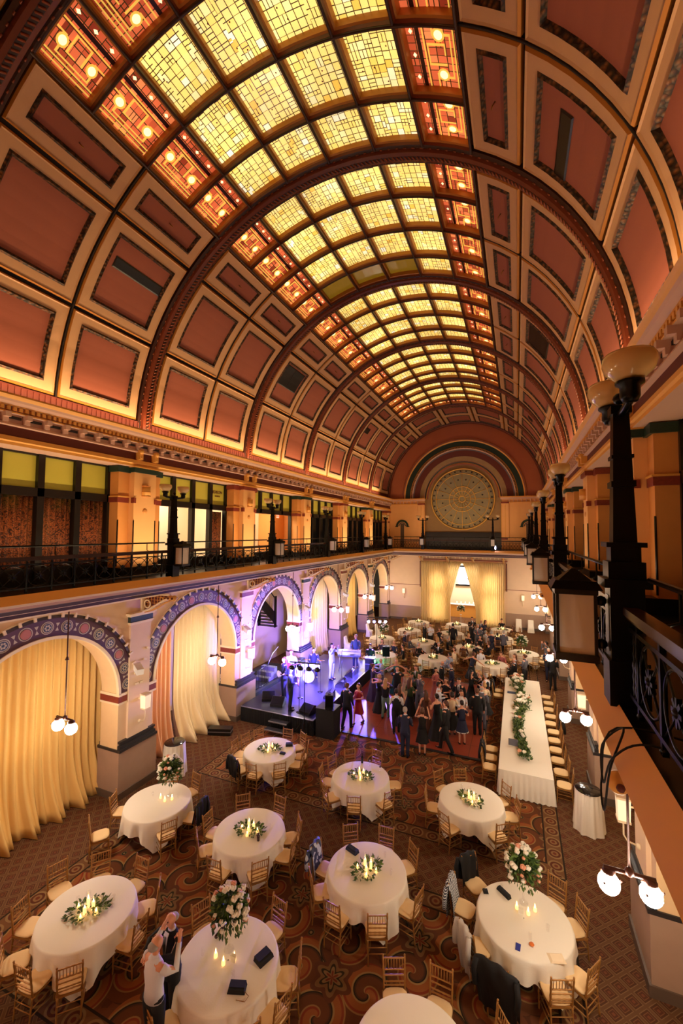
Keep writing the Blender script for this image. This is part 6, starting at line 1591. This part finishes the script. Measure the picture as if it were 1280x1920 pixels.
# wedges, amps, drums, keys, mics
def wedge(x, y, rz, label):
    e = empty('floor_monitor', (x, y, .6), rz, label, 'speaker'); mb = MB()
    pts = [(-.2, 0), (.22, 0), (.22, .1), (-.08, .34), (-.2, .3)]; vs_ = [(sx*.28, a, z) for sx in (-1, 1) for a, z in pts]; n = 5
    mb.add(vs_, [tuple(range(4, -1, -1)), tuple(range(5, 10))]+[(i, (i+1) % n, n+(i+1) % n, n+i) for i in range(n)], 'black'); mb.build('cabinet', parent=e)
    mb = MB(); mb.add([(-.25, .21, .12), (.25, .21, .12), (.25, -.06, .335), (-.25, -.06, .335)], [(0, 1, 2, 3)], 'iron'); mb.build('grille', parent=e)
for x, y, a, l_ in ((-5.7, 15.9, 30, 'stage monitor by the pier at the left of the stage'), (-5.0, 15.55, 10, 'flat stage monitor in front of the guitarist'), (-3.5, 15.4, -15, 'stage monitor at the front right corner of the stage'), (-3.35, 17.2, -80, 'stage monitor on the right edge, nearer one'), (-3.4, 18.6, -80, 'stage monitor on the right edge, middle one'), (-3.5, 20.0, -80, 'stage monitor on the right edge, farther one')): wedge(x, y, R(a+180), l_)
dk = empty('drum_kit', (-5.2, 18.7, .6), R(-150), 'drum kit with white shells glaring in the stage light', 'drum kit')
def drum(r_, h, loc, rot=None, m='whiteguitar', nm='drum'):
    mb = MB(); mb.lathe([(r_*.98, 0), (r_, .01), (r_, h-.01), (r_*.98, h)], (0, 0, 0), m, 20); o = mb.build(nm, parent=dk); o.location = loc
    if rot: o.rotation_euler = rot
drum(.28, .36, (0, .05, .28), (R(-90), 0, 0), nm='bass_drum'); drum(.16, .2, (-.18, .1, .6)); drum(.16, .2, (.2, .1, .6)); drum(.2, .35, (.48, -.25, .15), nm='floor_tom'); drum(.17, .14, (-.42, -.25, .48), nm='snare_drum')
for x, y, z, r_ in ((-.6, .2, 1.0, .2), (.6, .25, 1.05, .23), (.1, .45, 1.15, .2)):
    mb = MB(); mb.lathe([(r_, 0), (.03, .025), (.001, .03)], (0, 0, 0), 'brass', 20); o = mb.build('cymbal', parent=dk); o.location = (x, y, z); o.rotation_euler = (R(12), 0, 0)
    mb = MB(); mb.tube([(x, y, 0), (x, y, z)], .01, 'steel', 6); mb.build('cymbal_stand', parent=dk)
ky = empty('keyboard', (-3.9, 20.9, .6), R(15), 'white electric keyboard on a stand at the back of the stage', 'keyboard')
mb = MB(); mb.cbox((0, 0, .98), (.62, .16, .05), 'whiteguitar', Matrix.Rotation(R(12), 3, 'X')); mb.build('keyboard_body', parent=ky)
mb = MB(); mb.cbox((0, .0, .78), (.6, .14, .04), 'grey'); mb.build('lower_keyboard', parent=ky)
mb = MB()
for i in range(36): mb.cbox((-.56+i*.032, -.09, 1.015), (.006, .04, .006), 'black')
mb.build('black_keys', parent=ky)
for s in (-1, 1): mb = MB(); mb.tube([(s*.5, -.2, 0), (s*.5, .0, .95)], .018, 'steel', 6); mb.tube([(s*.5, .3, 0), (s*.5, .05, .75)], .018, 'steel', 6); mb.build('stand_leg', parent=ky)
def micstand(x, y, label, h=1.45):
    e = empty('microphone_stand', (x, y, .6), rnd.uniform(0, 3), label, 'microphone'); mb = MB(); mb.lathe([(.13, 0), (.13, .015), (.015, .03), (.011, h)], (0, 0, 0), 'black', 12); mb.build('stand', parent=e)
    mb = MB(); mb.tube([(0, 0, h), (0, .1, h+.04)], .012, 'black', 6); mb.ball((0, .13, h+.05), .03, 'steel', 8, 5); mb.build('microphone', parent=e)
for x, y, l_ in ((-3.85, 15.3, 'microphone stand at the front of the stage'), (-4.5, 16.6, 'microphone stand between the guitarists and the drums'), (-4.0, 17.6, 'microphone stand in the middle of the stage'), (-3.6, 19.2, 'microphone stand on the right half of the stage')): micstand(x, y, l_)
def guitar(e, body_m, loc, rot, ln_=.62):
    g = empty('electric_guitar', loc, 0); g.rotation_euler = rot; mb = MB(); mb.ball((0, 0, 0), .17, body_m, 14, 6, (1.1, .22, .9)); mb.ball((.13, 0, 0), .13, body_m, 12, 6, (1, .28, .95)); mb.build('guitar_body', parent=g)
    mb = MB(); mb.box(.15, .15+ln_, -.03, -.01, -.025, .025, 'hairbr'); mb.build('neck', parent=g); mb = MB(); mb.box(.15+ln_, .3+ln_, -.035, -.01, -.04, .04, 'black'); mb.build('headstock', parent=g); return g
MU = [(-5.2, 16.35, 150, 'guitarist in a dark T-shirt and jeans with a white guitar, left of the stage', dict(kind='shirt', top='navy', bot='navy', hair='long', hc='hairbr', arms='play')),
      (-4.3, 15.35, -55, 'guitarist in dark clothes and glasses at the stage front, seen from the side', dict(kind='shirt', top='navy', bot='fabblack', hc='hairdk', arms='play')),
      (-5.5, 17.5, 200, 'long-haired bass player by the wall behind the front guitarists', dict(kind='shirt', top='blueshirt', bot='navy', hair='long', hc='hairbr', arms='play')),
      (-5.3, 19.5, 210, 'drummer seated behind the drum kit', dict(kind='shirt', top='navy', bot='navy', hc='hairdk', arms='keys', sit=True)),
      (-4.2, 19.3, -100, 'singer in a pale suit right of the drums', dict(kind='suit', top='blueshirt', bot='blueshirt', hc='hairdk', arms='up')),
      (-3.75, 21.5, 195, 'keyboard player standing behind the white keyboard', dict(kind='shirt', top='med_blue', bot='navy', hc='hairbl', arms='keys'))]
for x, y, a, l_, k in MU:
    k = dict(k); kd = k.pop('kind'); p = person(x, y, R(a), l_, kd, 1.78, z=.6, **k)
def held(x, y, a, m, label, z=1.68):
    g = guitar(None, m, (x, y, z), (0, R(-12), R(a))); tag(g, label, 'guitar')
held(-5.2+.27*math.cos(R(240)), 16.35+.27*math.sin(R(240)), 150+180, 'whiteguitar', 'white electric guitar held by the left guitarist')
held(-4.3+.26, 15.35+.2, -55+180, 'brown', 'dark electric guitar held by the guitarist at the stage front')
held(-5.5-.08, 17.5-.3, 200+180, 'red', 'red bass guitar held by the player by the wall')
P_(-3.2, 21.75+.6, R(190), 'sound engineer in black standing at the mixer behind the stage corner', 'shirt', 1.72, top='fabblack', bot='fabblack', hc='hairdk', arms='keys')
mx = empty('mixing_rack', (-2.95, 21.6, .6), R(10), 'silver-edged equipment rack at the back right of the stage', 'rack'); mb = MB(); mb.box(-.25, .25, -.2, .2, 0, .6, 'black'); mb.build('case', parent=mx); mb = MB(); mb.box(-.26, .26, -.21, .21, .28, .31, 'steel'); mb.box(-.26, .26, -.21, .21, .58, .61, 'steel'); mb.build('metal_edge', parent=mx)
amp = empty('guitar_amplifier', (-6.3, 19.8, .6), R(-90), 'black guitar amplifier before the dark arch behind the stage', 'amplifier'); mb = MB(); mb.box(-.35, .35, -.15, .15, 0, .6, 'black'); mb.build('cabinet', parent=amp); mb = MB(); mb.box(-.3, .3, -.165, -.15, .05, .5, 'grey'); mb.build('grille', parent=amp)
fc = empty('flight_case', (-6.4, 13.55, 0), R(20), 'black flight case with silver edges on the floor by the second left pier', 'case'); mb = MB(); mb.box(-.45, .45, -.16, .16, .02, .26, 'black'); mb.build('case_body', parent=fc); mb = MB(); mb.box(-.46, .46, -.17, .17, .13, .15, 'steel'); mb.build('metal_edge', parent=fc)
# cables on the balcony edge, lower right
def cable(pts, label, m='fabblack', r_=.012):
    mb = MB(); P0 = [Vector(p) for p in pts]; out = []
    for i in range(len(P0)-1):
        a, b = P0[max(i-1, 0)], P0[i]; c, d = P0[i+1], P0[min(i+2, len(P0)-1)]
        for k in range(6):
            t = k/6; out.append(.5*((2*b)+(c-a)*t+(2*a-5*b+4*c-d)*t*t+(3*b-a-3*c+d)*t**3))
    out.append(P0[-1]); mb.tube(out, r_, m, 6); o = mb.build('cable'); tag(o, label, 'cable'); return o
cable([(5.6, 3.1, 6.6), (5.2, 3.2, 6.66), (5.02, 3.3, 6.5), (5.0, 3.55, 6.2), (5.02, 3.7, 6.4), (5.12, 3.5, 6.62), (5.0, 3.3, 6.42), (4.98, 3.42, 6.08), (5.0, 3.62, 6.2), (5.1, 3.6, 6.58), (5.7, 3.4, 6.6)], 'looped black cable hanging over the right balcony edge', r_=.007)
cable([(4.98, 4.3, 7.3), (4.82, 4.45, 7.2), (4.78, 4.5, 7.0), (4.95, 4.4, 6.85), (5.0, 4.3, 7.0), (4.85, 4.42, 7.12)], 'black cable coiled behind the nearest right box lantern', r_=.006)

# ------------------------------------------------------------------ stair hall seen through the third left arch
c2 = c0+2*BAY
sth = empty('staircase', (0, 0, 0), 0, 'dark iron staircase seen through the third left arch', 'staircase')
mb = MB(); A_, B2 = Vector((-8.6, c2-.2, 5.9)), Vector((-8.6, c2+2.9, 2.9))
for x in (-8.6, -9.7): mb.add([(x, A_.y, A_.z-.9), (x, B2.y, B2.z-.35), (x, B2.y, B2.z+.35), (x, A_.y, A_.z-.2)], [(0, 1, 2, 3)], 'iron'); mb.box(x-.03, x+.03, B2.y-.1, B2.y+.1, B2.z-.5, B2.z+1.3, 'iron')
for i in range(14):
    f = i/13; p = A_.lerp(B2, f); mb.box(-9.7, -8.6, p.y, p.y+.26, p.z-.5, p.z-.45, 'iron')
mb.build('stringer', parent=sth)
mb = MB(); mb.tube([A_+Vector((0, 0, .75)), B2+Vector((0, 0, 1.15))], .035, 'iron', 8)
for i in range(26): f = i/25; p = A_.lerp(B2, f); mb.tube([p+Vector((0, 0, -.1)), p+Vector((0, 0, .75+.4*f))], .011, 'iron', 4)
mb.build('railing', parent=sth)
mb = MB(); n = 16
mb.add([(-9.75, c2-.9+1.0*math.cos(PI*k/n), 2.0+.45*math.sin(PI*k/n)) for k in range(n+1)]+[(-9.75, c2-1.9, .6), (-9.75, c2+.1, .6)], [tuple(range(n+3))], 'plinth'); mb.build('door_1', kind='structure')
area('stair_hall_lamp', (-8.4, c2, 5.95), (0, 0, 0), 1.2, 2.5, 120, (1, .92, .85))
gr = empty('stage_guard_rail', (-6.75, 0, 0), 0, 'dark metal guard rail and steps in the third left arch behind the stage', 'railing')
mb = MB()
for (ya, yb) in ((c2-2.1, c2-.6),):
    mb.tube([(0, ya, 1.5), (0, yb, 1.5)], .02, 'iron', 6); mb.tube([(0, ya, .68), (0, yb, .68)], .02, 'iron', 6)
    for i in range(13): y = ya+(yb-ya)*i/12; mb.tube([(0, y, .62), (0, y, 1.5)], .01, 'iron', 5)
mb.build('guard_panel', parent=gr)
for i in range(3): mb = MB(); mb.box(-.9, -.1, c2-.5+i*.28, c2-.24+i*.28, .6, .6+.18*(i+1), 'grey'); mb.build('step', parent=gr)
mb = MB(); mb.tube([(-.1, c2-.6, 1.4), (-.1, c2-.1, 1.9), (-.1, c2+.4, 2.1)], .02, 'steel', 6); mb.build('handrail', parent=gr)
mb = MB(); mb.box(-8.6, -6.62, c2-2.2, c2+2.2, .0, .6, 'fabblack'); mb.build('floor_stage_extension', kind='structure')
